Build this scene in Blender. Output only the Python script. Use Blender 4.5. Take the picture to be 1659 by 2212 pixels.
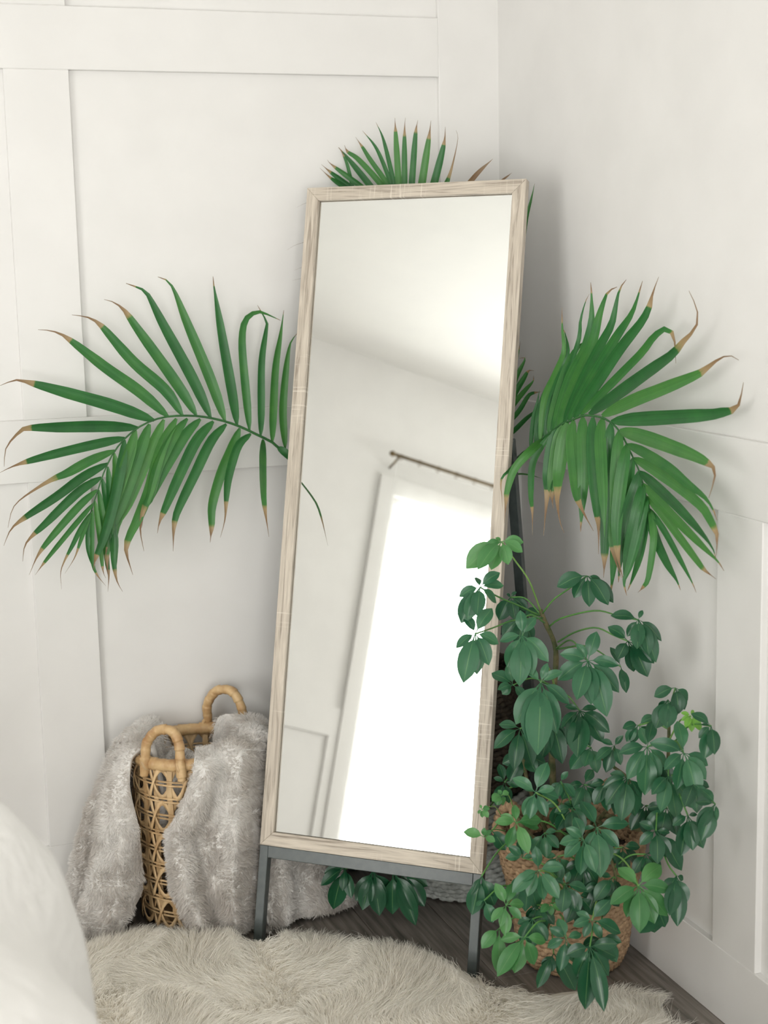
import bpy, math, random
import numpy as np
from mathutils import Matrix, Vector
random.seed(7)
RNG = np.random.default_rng(7)
V = np.array
for o in list(bpy.data.objects):
    bpy.data.objects.remove(o)
SC = bpy.context.scene
COL = SC.collection

# ------------------------------------------------------------------ camera
W, H, F = 1659.0, 2212.0, 3301.7
YAW, PITCH, ROLL = math.radians(19.5027), math.radians(9.3214), math.radians(-1.2802)
CAM = V([-1.59409, -3.61256, 1.54276])
FW = V([math.sin(YAW)*math.cos(PITCH), math.cos(YAW)*math.cos(PITCH), -math.sin(PITCH)])
_r = V([math.cos(YAW), -math.sin(YAW), 0.0]); _u = np.cross(_r, FW)
RT = math.cos(ROLL)*_r+math.sin(ROLL)*_u
UP = -math.sin(ROLL)*_r+math.cos(ROLL)*_u
cd = bpy.data.cameras.new('camera'); cam = bpy.data.objects.new('camera', cd); COL.objects.link(cam)
M = Matrix.Identity(4)
for i in range(3):
    M[i][0], M[i][1], M[i][2], M[i][3] = RT[i], UP[i], -FW[i], CAM[i]
cam.matrix_world = M
cd.sensor_fit = 'HORIZONTAL'; cd.sensor_width = 36.0; cd.lens = F/W*36.0
cd.clip_start = 0.02
cd.dof.use_dof = True; cd.dof.focus_distance = 3.3; cd.dof.aperture_fstop = 5.0
SC.camera = cam

# ------------------------------------------------------------------ light, exposure
WIN_Y0, WIN_Y1, WIN_Z0, WIN_Z1, WIN_X = -4.25, -2.30, 0.22, 2.37, -4.42
world = bpy.data.worlds.new('overcast_sky'); SC.world = world; world.use_nodes = True
bg = world.node_tree.nodes['Background']
bg.inputs[0].default_value = (1.0, 0.98, 0.975, 1); bg.inputs[1].default_value = 9.0
def portal(name, loc, rot, sx, sy):
    l = bpy.data.lights.new(name, 'AREA'); l.shape = 'RECTANGLE'; l.size = sx; l.size_y = sy
    l.cycles.is_portal = True
    ob = bpy.data.objects.new(name, l); COL.objects.link(ob); ob.location = loc; ob.rotation_euler = rot
portal('window_portal', (WIN_X-0.06, (WIN_Y0+WIN_Y1)/2, (WIN_Z0+WIN_Z1)/2), (0, -math.pi/2, 0), WIN_Z1-WIN_Z0, WIN_Y1-WIN_Y0)
portal('fill_window_portal', (-2.1, -5.66, 1.125), (math.pi/2, 0, 0), 2.2, 1.75)  # portal of the window added behind the viewer for fill
vs = SC.view_settings
vs.view_transform = 'Standard'; vs.look = 'None'; vs.gamma = 1.0; vs.use_curve_mapping = False
vs.exposure = 0.36

# ------------------------------------------------------------------ helpers
def ray(px, py):
    return FW+RT*((px-W/2)/F)-UP*((py-H/2)/F)
def on_plane(px, py, n, d):                 # point on the plane n.X = d seen at a photo position
    q = ray(px, py); n = V(n, float)
    return CAM+q*((d-n@CAM)/(n@q))
def wall_t(q, m=0.012):                     # ray length to the nearer of the two walls
    return min((-m-CAM[0])/q[0] if q[0] > 1e-6 else 99, (-m-CAM[1])/q[1])
def nrm(a):
    a = V(a, float); return a/max(np.linalg.norm(a), 1e-12)

def link(o, parent=None):
    COL.objects.link(o)
    if parent is not None:
        o.parent = parent
        if parent.type == 'EMPTY':
            o.location = -parent.location
    return o
def thing(name, label, cat, loc, group=None):
    o = bpy.data.objects.new(name, None); o.empty_display_size = 0.05
    COL.objects.link(o); o.location = loc
    o['label'] = label; o['category'] = cat
    if group: o['group'] = group
    return o
def tag(o, label=None, cat=None, kind=None, group=None):
    if label: o['label'] = label
    if cat: o['category'] = cat
    if kind: o['kind'] = kind
    if group: o['group'] = group
    return o
def mesh(name, v, f, mat, parent=None, uv=None, attr=None, smooth=True):
    me = bpy.data.meshes.new(name)
    me.from_pydata([tuple(p) for p in v], [], [tuple(int(i) for i in q) for q in f])
    if smooth:
        me.polygons.foreach_set('use_smooth', [True]*len(me.polygons))
    if uv is not None:
        lay = me.uv_layers.new(name='UVMap')
        li = np.zeros(len(me.loops), dtype=np.int32); me.loops.foreach_get('vertex_index', li)
        lay.data.foreach_set('uv', np.asarray(uv, dtype=np.float32)[li].ravel())
    for k, a in (attr or {}).items():
        at = me.attributes.new(k, 'FLOAT', 'POINT'); at.data.foreach_set('value', np.asarray(a, dtype=np.float32))
    me.materials.append(mat); me.update()
    return link(bpy.data.objects.new(name, me), parent)
def big_mesh(name, v, quads, mat, parent=None, attr=None, vec=None):   # fast path for many thousands of quads
    me = bpy.data.meshes.new(name)
    me.vertices.add(len(v)); me.vertices.foreach_set('co', np.asarray(v, dtype=np.float32).ravel())
    nq = len(quads); k = quads.shape[1]
    me.loops.add(nq*k); me.loops.foreach_set('vertex_index', np.asarray(quads, dtype=np.int32).ravel())
    me.polygons.add(nq); me.polygons.foreach_set('loop_start', np.arange(0, nq*k, k, dtype=np.int32))
    me.polygons.foreach_set('loop_total', np.full(nq, k, dtype=np.int32))
    me.polygons.foreach_set('use_smooth', np.ones(nq, dtype=bool))
    for kk, a in (attr or {}).items():
        at = me.attributes.new(kk, 'FLOAT', 'POINT'); at.data.foreach_set('value', np.asarray(a, dtype=np.float32))
    for kk, a in (vec or {}).items():
        at = me.attributes.new(kk, 'FLOAT_VECTOR', 'POINT'); at.data.foreach_set('vector', np.asarray(a, dtype=np.float32).ravel())
    me.update(calc_edges=True); me.validate()
    me.materials.append(mat)
    return link(bpy.data.objects.new(name, me), parent)

def box_vf(o, ax, ay, az, bev=0.0):         # box from corner o with edge vectors
    o, ax, ay, az = V(o, float), V(ax, float), V(ay, float), V(az, float)
    if bev <= 0:
        v = [o, o+ax, o+ax+ay, o+ay, o+az, o+ax+az, o+ax+ay+az, o+ay+az]
        return v, [(0, 3, 2, 1), (4, 5, 6, 7), (0, 1, 5, 4), (1, 2, 6, 5), (2, 3, 7, 6), (3, 0, 4, 7)]
    ls = [np.linalg.norm(a) for a in (ax, ay, az)]
    fx, fy, fz = [min(bev/l, 0.45) for l in ls]
    v, idx = [], {}
    for sx in (0, 1):
        for sy in (0, 1):
            for sz in (0, 1):
                for k in range(3):
                    t = [fx if sx == 0 else 1-fx, fy if sy == 0 else 1-fy, fz if sz == 0 else 1-fz]
                    t[k] = (sx, sy, sz)[k]
                    idx[(sx, sy, sz, k)] = len(v); v.append(o+ax*t[0]+ay*t[1]+az*t[2])
    g = lambda s, k: idx[(s[0], s[1], s[2], k)]
    f = []
    for k in range(3):
        a, b = (k+1) % 3, (k+2) % 3
        for s in (0, 1):
            q = []
            for (p, r) in ((0, 0), (1, 0), (1, 1), (0, 1)):
                c = [0, 0, 0]; c[k] = s; c[a] = p; c[b] = r; q.append(g(c, k))
            f.append(q if s else q[::-1])
        for p in (0, 1):
            for r in (0, 1):
                c0 = [0, 0, 0]; c1 = [0, 0, 0]; c0[k] = 0; c1[k] = 1
                for c in (c0, c1): c[a] = p; c[b] = r
                f.append([g(c0, a), g(c1, a), g(c1, b), g(c0, b)] if (p ^ r) else [g(c0, a), g(c0, b), g(c1, b), g(c1, a)])
    for s in idx:
        if s[3] == 0:
            f.append([g(s[:3], 0), g(s[:3], 1), g(s[:3], 2)])
    return v, f
def box(name, lo, hi, mat, parent=None, bev=0.0):
    lo, hi = V(lo, float), V(hi, float); d = hi-lo
    v, f = box_vf(lo, (d[0], 0, 0), (0, d[1], 0), (0, 0, d[2]), bev)
    o = mesh(name, v, f, mat, parent, smooth=False)
    if bev > 0: fixn(o)
    return o
def fixn(o):
    import bmesh
    bm = bmesh.new(); bm.from_mesh(o.data); bmesh.ops.recalc_face_normals(bm, faces=bm.faces); bm.to_mesh(o.data); bm.free()
def obox(name, o, ax, ay, az, mat, parent=None, bev=0.0):
    v, f = box_vf(o, ax, ay, az, bev); b = mesh(name, v, f, mat, parent, smooth=False); fixn(b); return b

def smooth_path(P, n):                      # Catmull-Rom through control points, evenly spaced in length
    P = V(P, float)
    if len(P) == 2:
        return P[0]+(P[1]-P[0])*np.linspace(0, 1, n)[:, None]
    Q = np.vstack([2*P[0]-P[1], P, 2*P[-1]-P[-2]]); out = []
    for i in range(1, len(Q)-2):
        t = np.linspace(0, 1, 12, endpoint=False)[:, None]
        a, b, c, d = Q[i-1], Q[i], Q[i+1], Q[i+2]
        out.append(0.5*((2*b)+(-a+c)*t+(2*a-5*b+4*c-d)*t**2+(-a+3*b-3*c+d)*t**3))
    out = np.vstack(out+[P[-1:]])
    s = np.concatenate([[0], np.cumsum(np.linalg.norm(np.diff(out, axis=0), axis=1))])
    return np.stack([np.interp(np.linspace(0, s[-1], n), s, out[:, k]) for k in range(3)], 1)
def tangents(P, closed=False):
    if closed:
        T = np.roll(P, -1, 0)-np.roll(P, 1, 0)
    else:
        T = np.gradient(P, axis=0)
    return T/np.maximum(np.linalg.norm(T, axis=1), 1e-12)[:, None]
def tube_vf(P, rad, nseg=8, closed=False, ref=None, flat=1.0):
    P = V(P, float); n = len(P); T = tangents(P, closed)
    rad = np.full(n, rad) if np.isscalar(rad) else V(rad, float)
    if ref is None:
        A = np.zeros((n, 3)); a = V([0, 0, 1.0]) if abs(T[0][2]) < 0.9 else V([1.0, 0, 0])
        for i in range(n):
            a = a-T[i]*(a@T[i]); a = a/np.linalg.norm(a); A[i] = a
    else:
        A = V(ref, float)*np.ones((n, 1)); A = A-T*np.sum(A*T, 1)[:, None]
        A = A/np.maximum(np.linalg.norm(A, axis=1), 1e-9)[:, None]
    B = np.cross(T, A)
    th = np.linspace(0, 2*np.pi, nseg, endpoint=False)
    v = P[:, None, :]+rad[:, None, None]*(flat*np.cos(th)[None, :, None]*A[:, None, :]+np.sin(th)[None, :, None]*B[:, None, :])
    v = v.reshape(-1, 3); f = []
    m = n if closed else n-1
    for i in range(m):
        j = (i+1) % n
        for k in range(nseg):
            l = (k+1) % nseg
            f.append((i*nseg+k, i*nseg+l, j*nseg+l, j*nseg+k))
    if not closed:
        f.append(tuple(range(nseg-1, -1, -1))); f.append(tuple((n-1)*nseg+k for k in range(nseg)))
    return v, f
def tube(name, P, rad, mat, parent=None, nseg=8, closed=False, ref=None, flat=1.0):
    v, f = tube_vf(P, rad, nseg, closed, ref, flat)
    return mesh(name, v, f, mat, parent)
def band_vf(P, A, B, wa, wb):               # closed ring of rectangular strip: half sizes wa along A, wb along B
    n = len(P); v = np.stack([P+A*wa+B*wb, P-A*wa+B*wb, P-A*wa-B*wb, P+A*wa-B*wb], 1).reshape(-1, 3); f = []
    for i in range(n):
        j = (i+1) % n
        for k in range(4):
            l = (k+1) % 4; f.append((i*4+k, i*4+l, j*4+l, j*4+k))
    return v, f
def merge(parts):
    v, f, n = [], [], 0
    for pv, pf in parts:
        v.extend(pv); f.extend([tuple(i+n for i in q) for q in pf]); n += len(pv)
    return v, f
_tab = RNG.random((64, 64, 64)).astype(np.float32)
def vnoise(p):                              # smooth value noise, 0..1
    p = np.asarray(p, float); i = np.floor(p).astype(int); f = p-i; f = f*f*(3-2*f); r = 0
    for a in (0, 1):
        for b in (0, 1):
            for c in (0, 1):
                w = (f[..., 0] if a else 1-f[..., 0])*(f[..., 1] if b else 1-f[..., 1])*(f[..., 2] if c else 1-f[..., 2])
                r = r+w*_tab[(i[..., 0]+a) % 64, (i[..., 1]+b) % 64, (i[..., 2]+c) % 64]
    return r

# ------------------------------------------------------------------ materials
def newmat(name):
    m = bpy.data.materials.new(name); m.use_nodes = True; nt = m.node_tree; nt.nodes.clear()
    out = nt.nodes.new('ShaderNodeOutputMaterial'); p = nt.nodes.new('ShaderNodeBsdfPrincipled')
    nt.links.new(p.outputs[0], out.inputs[0])
    return m, nt, p, out
def nd(nt, typ, **kw):
    n = nt.nodes.new(typ)
    for k, val in kw.items():
        if k.startswith('_'): setattr(n, k[1:], val)
        else: n.inputs[k.replace('_', ' ')].default_value = val
    return n
def ramp(nt, src, stops):
    r = nt.nodes.new('ShaderNodeValToRGB'); nt.links.new(src, r.inputs[0]); e = r.color_ramp.elements
    while len(e) < len(stops): e.new(0.5)
    for el, (pos, c) in zip(e, stops):
        el.position = pos; el.color = tuple(c)+(1,)
    return r
def coords(nt, kind='Object', scale=(1, 1, 1)):
    tc = nt.nodes.new('ShaderNodeTexCoord'); mp = nt.nodes.new('ShaderNodeMapping'); mp.inputs['Scale'].default_value = scale
    nt.links.new(tc.outputs[kind], mp.inputs[0]); return mp.outputs[0]
def noisy(name, c1, c2, scale, rough=0.6, stretch=(1, 1, 1), bump=0.0, bscale=None, detail=4, kind='Object', spec=0.5, metal=0.0, lo=0.35, hi=0.65, bdist=0.002, rnd=0.0):
    m, nt, p, out = newmat(name)
    co = coords(nt, kind, stretch)
    n = nd(nt, 'ShaderNodeTexNoise', Scale=scale, Detail=detail); nt.links.new(co, n.inputs['Vector'])
    r = ramp(nt, n.outputs[0], [(lo, c1), (hi, c2)])
    col = r.outputs[0]
    if rnd > 0:
        oi = nt.nodes.new('ShaderNodeObjectInfo'); hs = nt.nodes.new('ShaderNodeHueSaturation')
        mr = nd(nt, 'ShaderNodeMapRange', To_Min=1-rnd, To_Max=1+rnd); nt.links.new(oi.outputs['Random'], mr.inputs[0])
        nt.links.new(mr.outputs[0], hs.inputs['Value']); nt.links.new(col, hs.inputs['Color']); col = hs.outputs[0]
    nt.links.new(col, p.inputs['Base Color'])
    p.inputs['Roughness'].default_value = rough; p.inputs['Metallic'].default_value = metal
    p.inputs['Specular IOR Level'].default_value = spec
    if bump > 0:
        b = nd(nt, 'ShaderNodeBump', Strength=bump, Distance=bdist)
        n2 = nd(nt, 'ShaderNodeTexNoise', Scale=bscale or scale, Detail=3); nt.links.new(co, n2.inputs['Vector'])
        nt.links.new(n2.outputs[0], b.inputs['Height']); nt.links.new(b.outputs[0], p.inputs['Normal'])
    return m
MAT = {}
MAT['paint'] = noisy('white_wall_paint', (.755, .742, .722), (.785, .772, .752), 6, .45, bump=.08, bscale=220, bdist=.0006)
MAT['ceiling'] = noisy('ceiling_paint', (.82, .81, .785), (.84, .83, .80), 5, .7, bump=.05, bscale=150)
MAT['plank'] = noisy('grey_brown_floor_wood', (.085, .075, .065), (.29, .256, .224), 9, .42, stretch=(9, .55, 1), detail=8, bump=.15, bscale=14, lo=.3, hi=.72, rnd=.18, bdist=.001)
MAT['black'] = noisy('black_powder_coat', (.046, .058, .057), (.060, .074, .072), 60, .34, spec=.7, bump=.1, bscale=700, bdist=.0003)
MAT['soil'] = noisy('dark_soil', (.012, .008, .005), (.04, .028, .018), 90, .9, bump=.8, bscale=120)
MAT['backing'] = noisy('dark_backing_board', (.05, .045, .04), (.07, .065, .06), 30, .8)
MAT['rug_skin'] = noisy('cream_rug_hide', (.82, .78, .69), (.88, .84, .76), 30, .9)
MAT['brass'] = noisy('bronze_rod', (.14, .10, .05), (.2, .15, .08), 40, .35, metal=.9)

def wood_mat():
    m, nt, p, out = newmat('greige_oak_laminate')
    tc = nt.nodes.new('ShaderNodeTexCoord'); oi = nt.nodes.new('ShaderNodeObjectInfo')
    mp = nt.nodes.new('ShaderNodeMapping'); mp.inputs['Scale'].default_value = (3.2, 55, 1)
    cx = nt.nodes.new('ShaderNodeCombineXYZ'); ml = nd(nt, 'ShaderNodeMath', _operation='MULTIPLY'); ml.inputs[1].default_value = 31.0
    nt.links.new(oi.outputs['Random'], ml.inputs[0]); nt.links.new(ml.outputs[0], cx.inputs[2]); nt.links.new(ml.outputs[0], cx.inputs[0])
    nt.links.new(tc.outputs['UV'], mp.inputs[0]); nt.links.new(cx.outputs[0], mp.inputs['Location'])
    n = nd(nt, 'ShaderNodeTexNoise', Scale=1.6, Detail=5, Distortion=1.6); nt.links.new(mp.outputs[0], n.inputs['Vector'])
    r = ramp(nt, n.outputs[0], [(.30, (.29, .24, .19)), (.45, (.53, .465, .385)), (.7, (.66, .59, .495))])
    # fine fibres along the length
    mp2 = nt.nodes.new('ShaderNodeMapping'); mp2.inputs['Scale'].default_value = (26, 700, 1)
    nt.links.new(tc.outputs['UV'], mp2.inputs[0]); n2 = nd(nt, 'ShaderNodeTexNoise', Scale=1.0, Detail=2); nt.links.new(mp2.outputs[0], n2.inputs['Vector'])
    mx = nd(nt, 'ShaderNodeMix', _data_type='RGBA', _blend_type='MULTIPLY'); mx.inputs[0].default_value = .55
    r2 = ramp(nt, n2.outputs[0], [(.3, (.72, .70, .68)), (.6, (1, 1, 1))]); nt.links.new(r.outputs[0], mx.inputs[6]); nt.links.new(r2.outputs[0], mx.inputs[7])
    # pale saw marks across the grain, in patches
    mp3 = nt.nodes.new('ShaderNodeMapping'); mp3.inputs['Scale'].default_value = (190, 9, 1)
    nt.links.new(tc.outputs['UV'], mp3.inputs[0]); n3 = nd(nt, 'ShaderNodeTexNoise', Scale=1.0, Detail=1); nt.links.new(mp3.outputs[0], n3.inputs['Vector'])
    mp4 = nt.nodes.new('ShaderNodeMapping'); mp4.inputs['Scale'].default_value = (5, 3, 1); nt.links.new(tc.outputs['UV'], mp4.inputs[0]); nt.links.new(cx.outputs[0], mp4.inputs['Location'])
    n4 = nd(nt, 'ShaderNodeTexNoise', Scale=1.0, Detail=1); nt.links.new(mp4.outputs[0], n4.inputs['Vector'])
    a = ramp(nt, n3.outputs[0], [(.58, (0, 0, 0)), (.66, (1, 1, 1))]); b = ramp(nt, n4.outputs[0], [(.52, (0, 0, 0)), (.6, (.55, .55, .55))])
    mu = nd(nt, 'ShaderNodeMath', _operation='MULTIPLY'); nt.links.new(a.outputs[0], mu.inputs[0]); nt.links.new(b.outputs[0], mu.inputs[1])
    m2 = nd(nt, 'ShaderNodeMix', _data_type='RGBA'); nt.links.new(mu.outputs[0], m2.inputs[0]); nt.links.new(mx.outputs[2], m2.inputs[6]); m2.inputs[7].default_value = (.76, .70, .61, 1)
    nt.links.new(m2.outputs[2], p.inputs['Base Color']); p.inputs['Roughness'].default_value = .5
    return m
MAT['oak'] = wood_mat()
def mirror_mat():
    m, nt, p, out = newmat('silvered_mirror_glass')
    n = nd(nt, 'ShaderNodeTexNoise', Scale=3.0); r = ramp(nt, n.outputs[0], [(.3, (.90, .915, .895)), (.7, (.91, .92, .90))])
    nt.links.new(r.outputs[0], p.inputs['Base Color']); p.inputs['Metallic'].default_value = 1; p.inputs['Roughness'].default_value = .0
    return m
MAT['mirror'] = mirror_mat()
def clear_mat(name, tint, gloss):
    m, nt, p, out = newmat(name); nt.nodes.remove(p)
    t = nt.nodes.new('ShaderNodeBsdfTransparent'); t.inputs[0].default_value = tint
    g = nt.nodes.new('ShaderNodeBsdfGlossy'); g.inputs['Roughness'].default_value = .02
    mx = nt.nodes.new('ShaderNodeMixShader'); mx.inputs[0].default_value = gloss
    nt.links.new(t.outputs[0], mx.inputs[1]); nt.links.new(g.outputs[0], mx.inputs[2]); nt.links.new(mx.outputs[0], out.inputs[0])
    return m
MAT['pane'] = clear_mat('window_glass', (.97, .98, .97, 1), .05)
def sheer_mat():
    m, nt, p, out = newmat('sheer_white_voile'); nt.nodes.remove(p)
    t = nt.nodes.new('ShaderNodeBsdfTransparent'); l = nt.nodes.new('ShaderNodeBsdfTranslucent'); l.inputs[0].default_value = (.9, .9, .88, 1)
    d = nt.nodes.new('ShaderNodeBsdfDiffuse'); d.inputs[0].default_value = (.9, .9, .88, 1)
    a = nt.nodes.new('ShaderNodeMixShader'); a.inputs[0].default_value = .5; nt.links.new(l.outputs[0], a.inputs[1]); nt.links.new(d.outputs[0], a.inputs[2])
    b = nt.nodes.new('ShaderNodeMixShader'); b.inputs[0].default_value = .22; nt.links.new(t.outputs[0], b.inputs[1]); nt.links.new(a.outputs[0], b.inputs[2])
    nt.links.new(b.outputs[0], out.inputs[0]); return m
MAT['sheer'] = sheer_mat()

def leaf_mat(name, dark, mid, light, young=None, vein=True, rough=.38, trans=.18, along=220):
    m, nt, p, out = newmat(name)
    tc = nt.nodes.new('ShaderNodeTexCoord'); oi = nt.nodes.new('ShaderNodeObjectInfo')
    n = nd(nt, 'ShaderNodeTexNoise', Scale=22.0, Detail=3); nt.links.new(tc.outputs['Object'], n.inputs['Vector'])
    mr = nd(nt, 'ShaderNodeMath', _operation='MULTIPLY_ADD'); mr.inputs[1].default_value = .55; nt.links.new(oi.outputs['Random'], mr.inputs[0])
    sc = nd(nt, 'ShaderNodeMath', _operation='MULTIPLY'); sc.inputs[1].default_value = .5; nt.links.new(n.outputs[0], sc.inputs[0]); nt.links.new(sc.outputs[0], mr.inputs[2])
    r = ramp(nt, mr.outputs[0], [(.12, dark), (.45, mid), (.8, light)])
    col = r.outputs[0]
    mp = nt.nodes.new('ShaderNodeMapping'); mp.inputs['Scale'].default_value = (along, 3, 1); nt.links.new(tc.outputs['UV'], mp.inputs[0])
    n2 = nd(nt, 'ShaderNodeTexNoise', Scale=.12, Detail=2); nt.links.new(mp.outputs[0], n2.inputs['Vector'])
    r2 = ramp(nt, n2.outputs[0], [(.35, (.72, .76, .70)), (.65, (1.12, 1.1, 1.05))])
    mx = nd(nt, 'ShaderNodeMix', _data_type='RGBA', _blend_type='MULTIPLY'); mx.inputs[0].default_value = 1.0 if vein else .35
    nt.links.new(col, mx.inputs[6]); nt.links.new(r2.outputs[0], mx.inputs[7]); col = mx.outputs[2]
    if not vein:
        sx = nt.nodes.new('ShaderNodeSeparateXYZ'); nt.links.new(tc.outputs['UV'], sx.inputs[0])
        cm = nd(nt, 'ShaderNodeMath', _operation='COMPARE'); cm.inputs[1].default_value = .5; cm.inputs[2].default_value = .022; nt.links.new(sx.outputs[0], cm.inputs[0])
        fm = nd(nt, 'ShaderNodeMath', _operation='MULTIPLY'); fm.inputs[1].default_value = .45; nt.links.new(cm.outputs[0], fm.inputs[0])
        mm = nd(nt, 'ShaderNodeMix', _data_type='RGBA'); nt.links.new(fm.outputs[0], mm.inputs[0]); nt.links.new(col, mm.inputs[6]); mm.inputs[7].default_value = (.16, .32, .12, 1); col = mm.outputs[2]
    at = nt.nodes.new('ShaderNodeAttribute'); at.attribute_name = 'dry'
    ad = nd(nt, 'ShaderNodeMath', _operation='MULTIPLY_ADD'); ad.inputs[1].default_value = .16; nt.links.new(n2.outputs[0], ad.inputs[0]); nt.links.new(at.outputs['Fac'], ad.inputs[2])
    rd = ramp(nt, ad.outputs[0], [(.50, (0, 0, 0)), (.60, (1, 1, 1))])
    br = ramp(nt, ad.outputs[0], [(.50, (.22, .26, .04)), (.60, (.36, .26, .13)), (.80, (.22, .13, .065)), (1.0, (.26, .19, .12))])
    m2 = nd(nt, 'ShaderNodeMix', _data_type='RGBA'); nt.links.new(rd.outputs[0], m2.inputs[0]); nt.links.new(col, m2.inputs[6]); nt.links.new(br.outputs[0], m2.inputs[7])
    col = m2.outputs[2]
    nt.links.new(col, p.inputs['Base Color']); p.inputs['Roughness'].default_value = rough; p.inputs['Specular IOR Level'].default_value = .45
    b = nd(nt, 'ShaderNodeBump', Strength=.25, Distance=.0008); nt.links.new(n2.outputs[0], b.inputs['Height']); nt.links.new(b.outputs[0], p.inputs['Normal'])
    tr = nt.nodes.new('ShaderNodeBsdfTranslucent'); nt.links.new(col, tr.inputs[0])
    ms = nt.nodes.new('ShaderNodeMixShader'); ms.inputs[0].default_value = trans
    nt.links.new(p.outputs[0], ms.inputs[1]); nt.links.new(tr.outputs[0], ms.inputs[2]); nt.links.new(ms.outputs[0], out.inputs[0])
    return m
MAT['palm'] = leaf_mat('palm_leaf_green', (.014, .095, .024), (.026, .155, .034), (.065, .225, .045))
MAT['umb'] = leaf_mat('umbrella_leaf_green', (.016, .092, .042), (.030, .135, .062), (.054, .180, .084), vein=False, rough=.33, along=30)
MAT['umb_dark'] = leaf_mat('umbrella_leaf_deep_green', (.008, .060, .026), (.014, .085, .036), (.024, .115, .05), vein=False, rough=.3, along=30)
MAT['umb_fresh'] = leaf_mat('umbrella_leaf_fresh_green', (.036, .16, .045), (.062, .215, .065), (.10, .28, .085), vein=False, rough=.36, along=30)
MAT['umb_lime'] = leaf_mat('umbrella_leaf_lime_green', (.15, .38, .05), (.18, .43, .06), (.22, .47, .08), vein=False, rough=.4, along=30, trans=.3)
MAT['stalk'] = noisy('green_stalk', (.06, .20, .045), (.11, .28, .06), 30, .45)
MAT['stalk_pale'] = noisy('pale_green_stalk', (.16, .33, .07), (.24, .42, .11), 30, .45)
MAT['stalk_palm'] = noisy('palm_stalk_green', (.015, .09, .02), (.03, .14, .03), 30, .45)
MAT['bark'] = noisy('green_brown_stem_bark', (.05, .07, .02), (.16, .13, .06), 60, .75, bump=.5, bscale=90)
MAT['rattan'] = noisy('honey_rattan', (.42, .26, .12), (.66, .48, .27), 38, .48, stretch=(1, 1, .5), detail=6, bump=.35, bscale=160, lo=.3, hi=.7, rnd=.16, bdist=.001)
MAT['rattan_dark'] = noisy('amber_rattan_wrap', (.36, .18, .065), (.62, .43, .22), 26, .45, detail=6, bump=.5, bscale=120, lo=.3, hi=.62, bdist=.0015)
MAT['seagrass'] = noisy('seagrass_rope', (.25, .155, .085), (.46, .315, .185), 70, .8, detail=6, bump=.5, bscale=260, lo=.3, hi=.72, rnd=.12, bdist=.0015)
MAT['grey_rope'] = noisy('grey_braided_rope', (.36, .38, .355), (.56, .58, .545), 80, .75, detail=5, bump=.5, bscale=250, rnd=.08)
MAT['dark_rope'] = noisy('dark_brown_rope', (.03, .022, .014), (.075, .055, .036), 80, .8, detail=5, bump=.5, bscale=250, rnd=.12)
def fur_mat(name, root, tip, spots=None, sscale=9):
    m, nt, p, out = newmat(name)
    at = nt.nodes.new('ShaderNodeAttribute'); at.attribute_name = 'along'
    r = ramp(nt, at.outputs['Fac'], [(0, root), (.8, tip)]); col = r.outputs[0]
    if spots:
        co = coords(nt, 'Object', (1, 1, .45)); n = nd(nt, 'ShaderNodeTexNoise', Scale=sscale, Detail=5, Roughness=.65); nt.links.new(co, n.inputs['Vector'])
        k = ramp(nt, n.outputs[0], [(.42, (0, 0, 0)), (.62, (1, 1, 1))])
        mx = nd(nt, 'ShaderNodeMix', _data_type='RGBA'); nt.links.new(k.outputs[0], mx.inputs[0]); mx.inputs[6].default_value = tuple(spots)+(1,); nt.links.new(col, mx.inputs[7]); col = mx.outputs[2]
    at2 = nt.nodes.new('ShaderNodeAttribute'); at2.attribute_name = 'rnd'
    hs = nt.nodes.new('ShaderNodeHueSaturation'); mr = nd(nt, 'ShaderNodeMapRange', To_Min=.86, To_Max=1.1); nt.links.new(at2.outputs['Fac'], mr.inputs[0])
    nt.links.new(mr.outputs[0], hs.inputs['Value']); nt.links.new(col, hs.inputs['Color'])
    nt.links.new(hs.outputs[0], p.inputs['Base Color']); p.inputs['Roughness'].default_value = .75; p.inputs['Specular IOR Level'].default_value = .2
    p.inputs['Sheen Weight'].default_value = .8; p.inputs['Sheen Roughness'].default_value = .45; p.inputs['Sheen Tint'].default_value = (1, .98, .94, 1)
    ge = nt.nodes.new('ShaderNodeNewGeometry'); fa = nt.nodes.new('ShaderNodeAttribute'); fa.attribute_name = 'fn'
    sc = nd(nt, 'ShaderNodeVectorMath', _operation='SCALE'); sc.inputs['Scale'].default_value = .3; nt.links.new(fa.outputs['Vector'], sc.inputs[0])
    av = nd(nt, 'ShaderNodeVectorMath', _operation='ADD'); nt.links.new(sc.outputs[0], av.inputs[0]); nt.links.new(ge.outputs['Normal'], av.inputs[1])
    nv = nd(nt, 'ShaderNodeVectorMath', _operation='NORMALIZE'); nt.links.new(av.outputs[0], nv.inputs[0]); nt.links.new(nv.outputs[0], p.inputs['Normal'])
    tr = nt.nodes.new('ShaderNodeBsdfTranslucent'); nt.links.new(hs.outputs[0], tr.inputs[0])
    ms = nt.nodes.new('ShaderNodeMixShader'); ms.inputs[0].default_value = .5
    nt.links.new(p.outputs[0], ms.inputs[1]); nt.links.new(tr.outputs[0], ms.inputs[2]); nt.links.new(ms.outputs[0], out.inputs[0])
    return m
MAT['rug_fur'] = fur_mat('cream_sheepskin_fur', (.95, .91, .83), (.985, .96, .90))
MAT['throw_fur'] = fur_mat('grey_frosted_fur', (.92, .90, .88), (.97, .955, .935), (.72, .68, .64), 11)
MAT['throw_skin'] = noisy('grey_fleece', (.66, .64, .61), (.78, .76, .73), 12, .9, stretch=(1, 1, .5))
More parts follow.
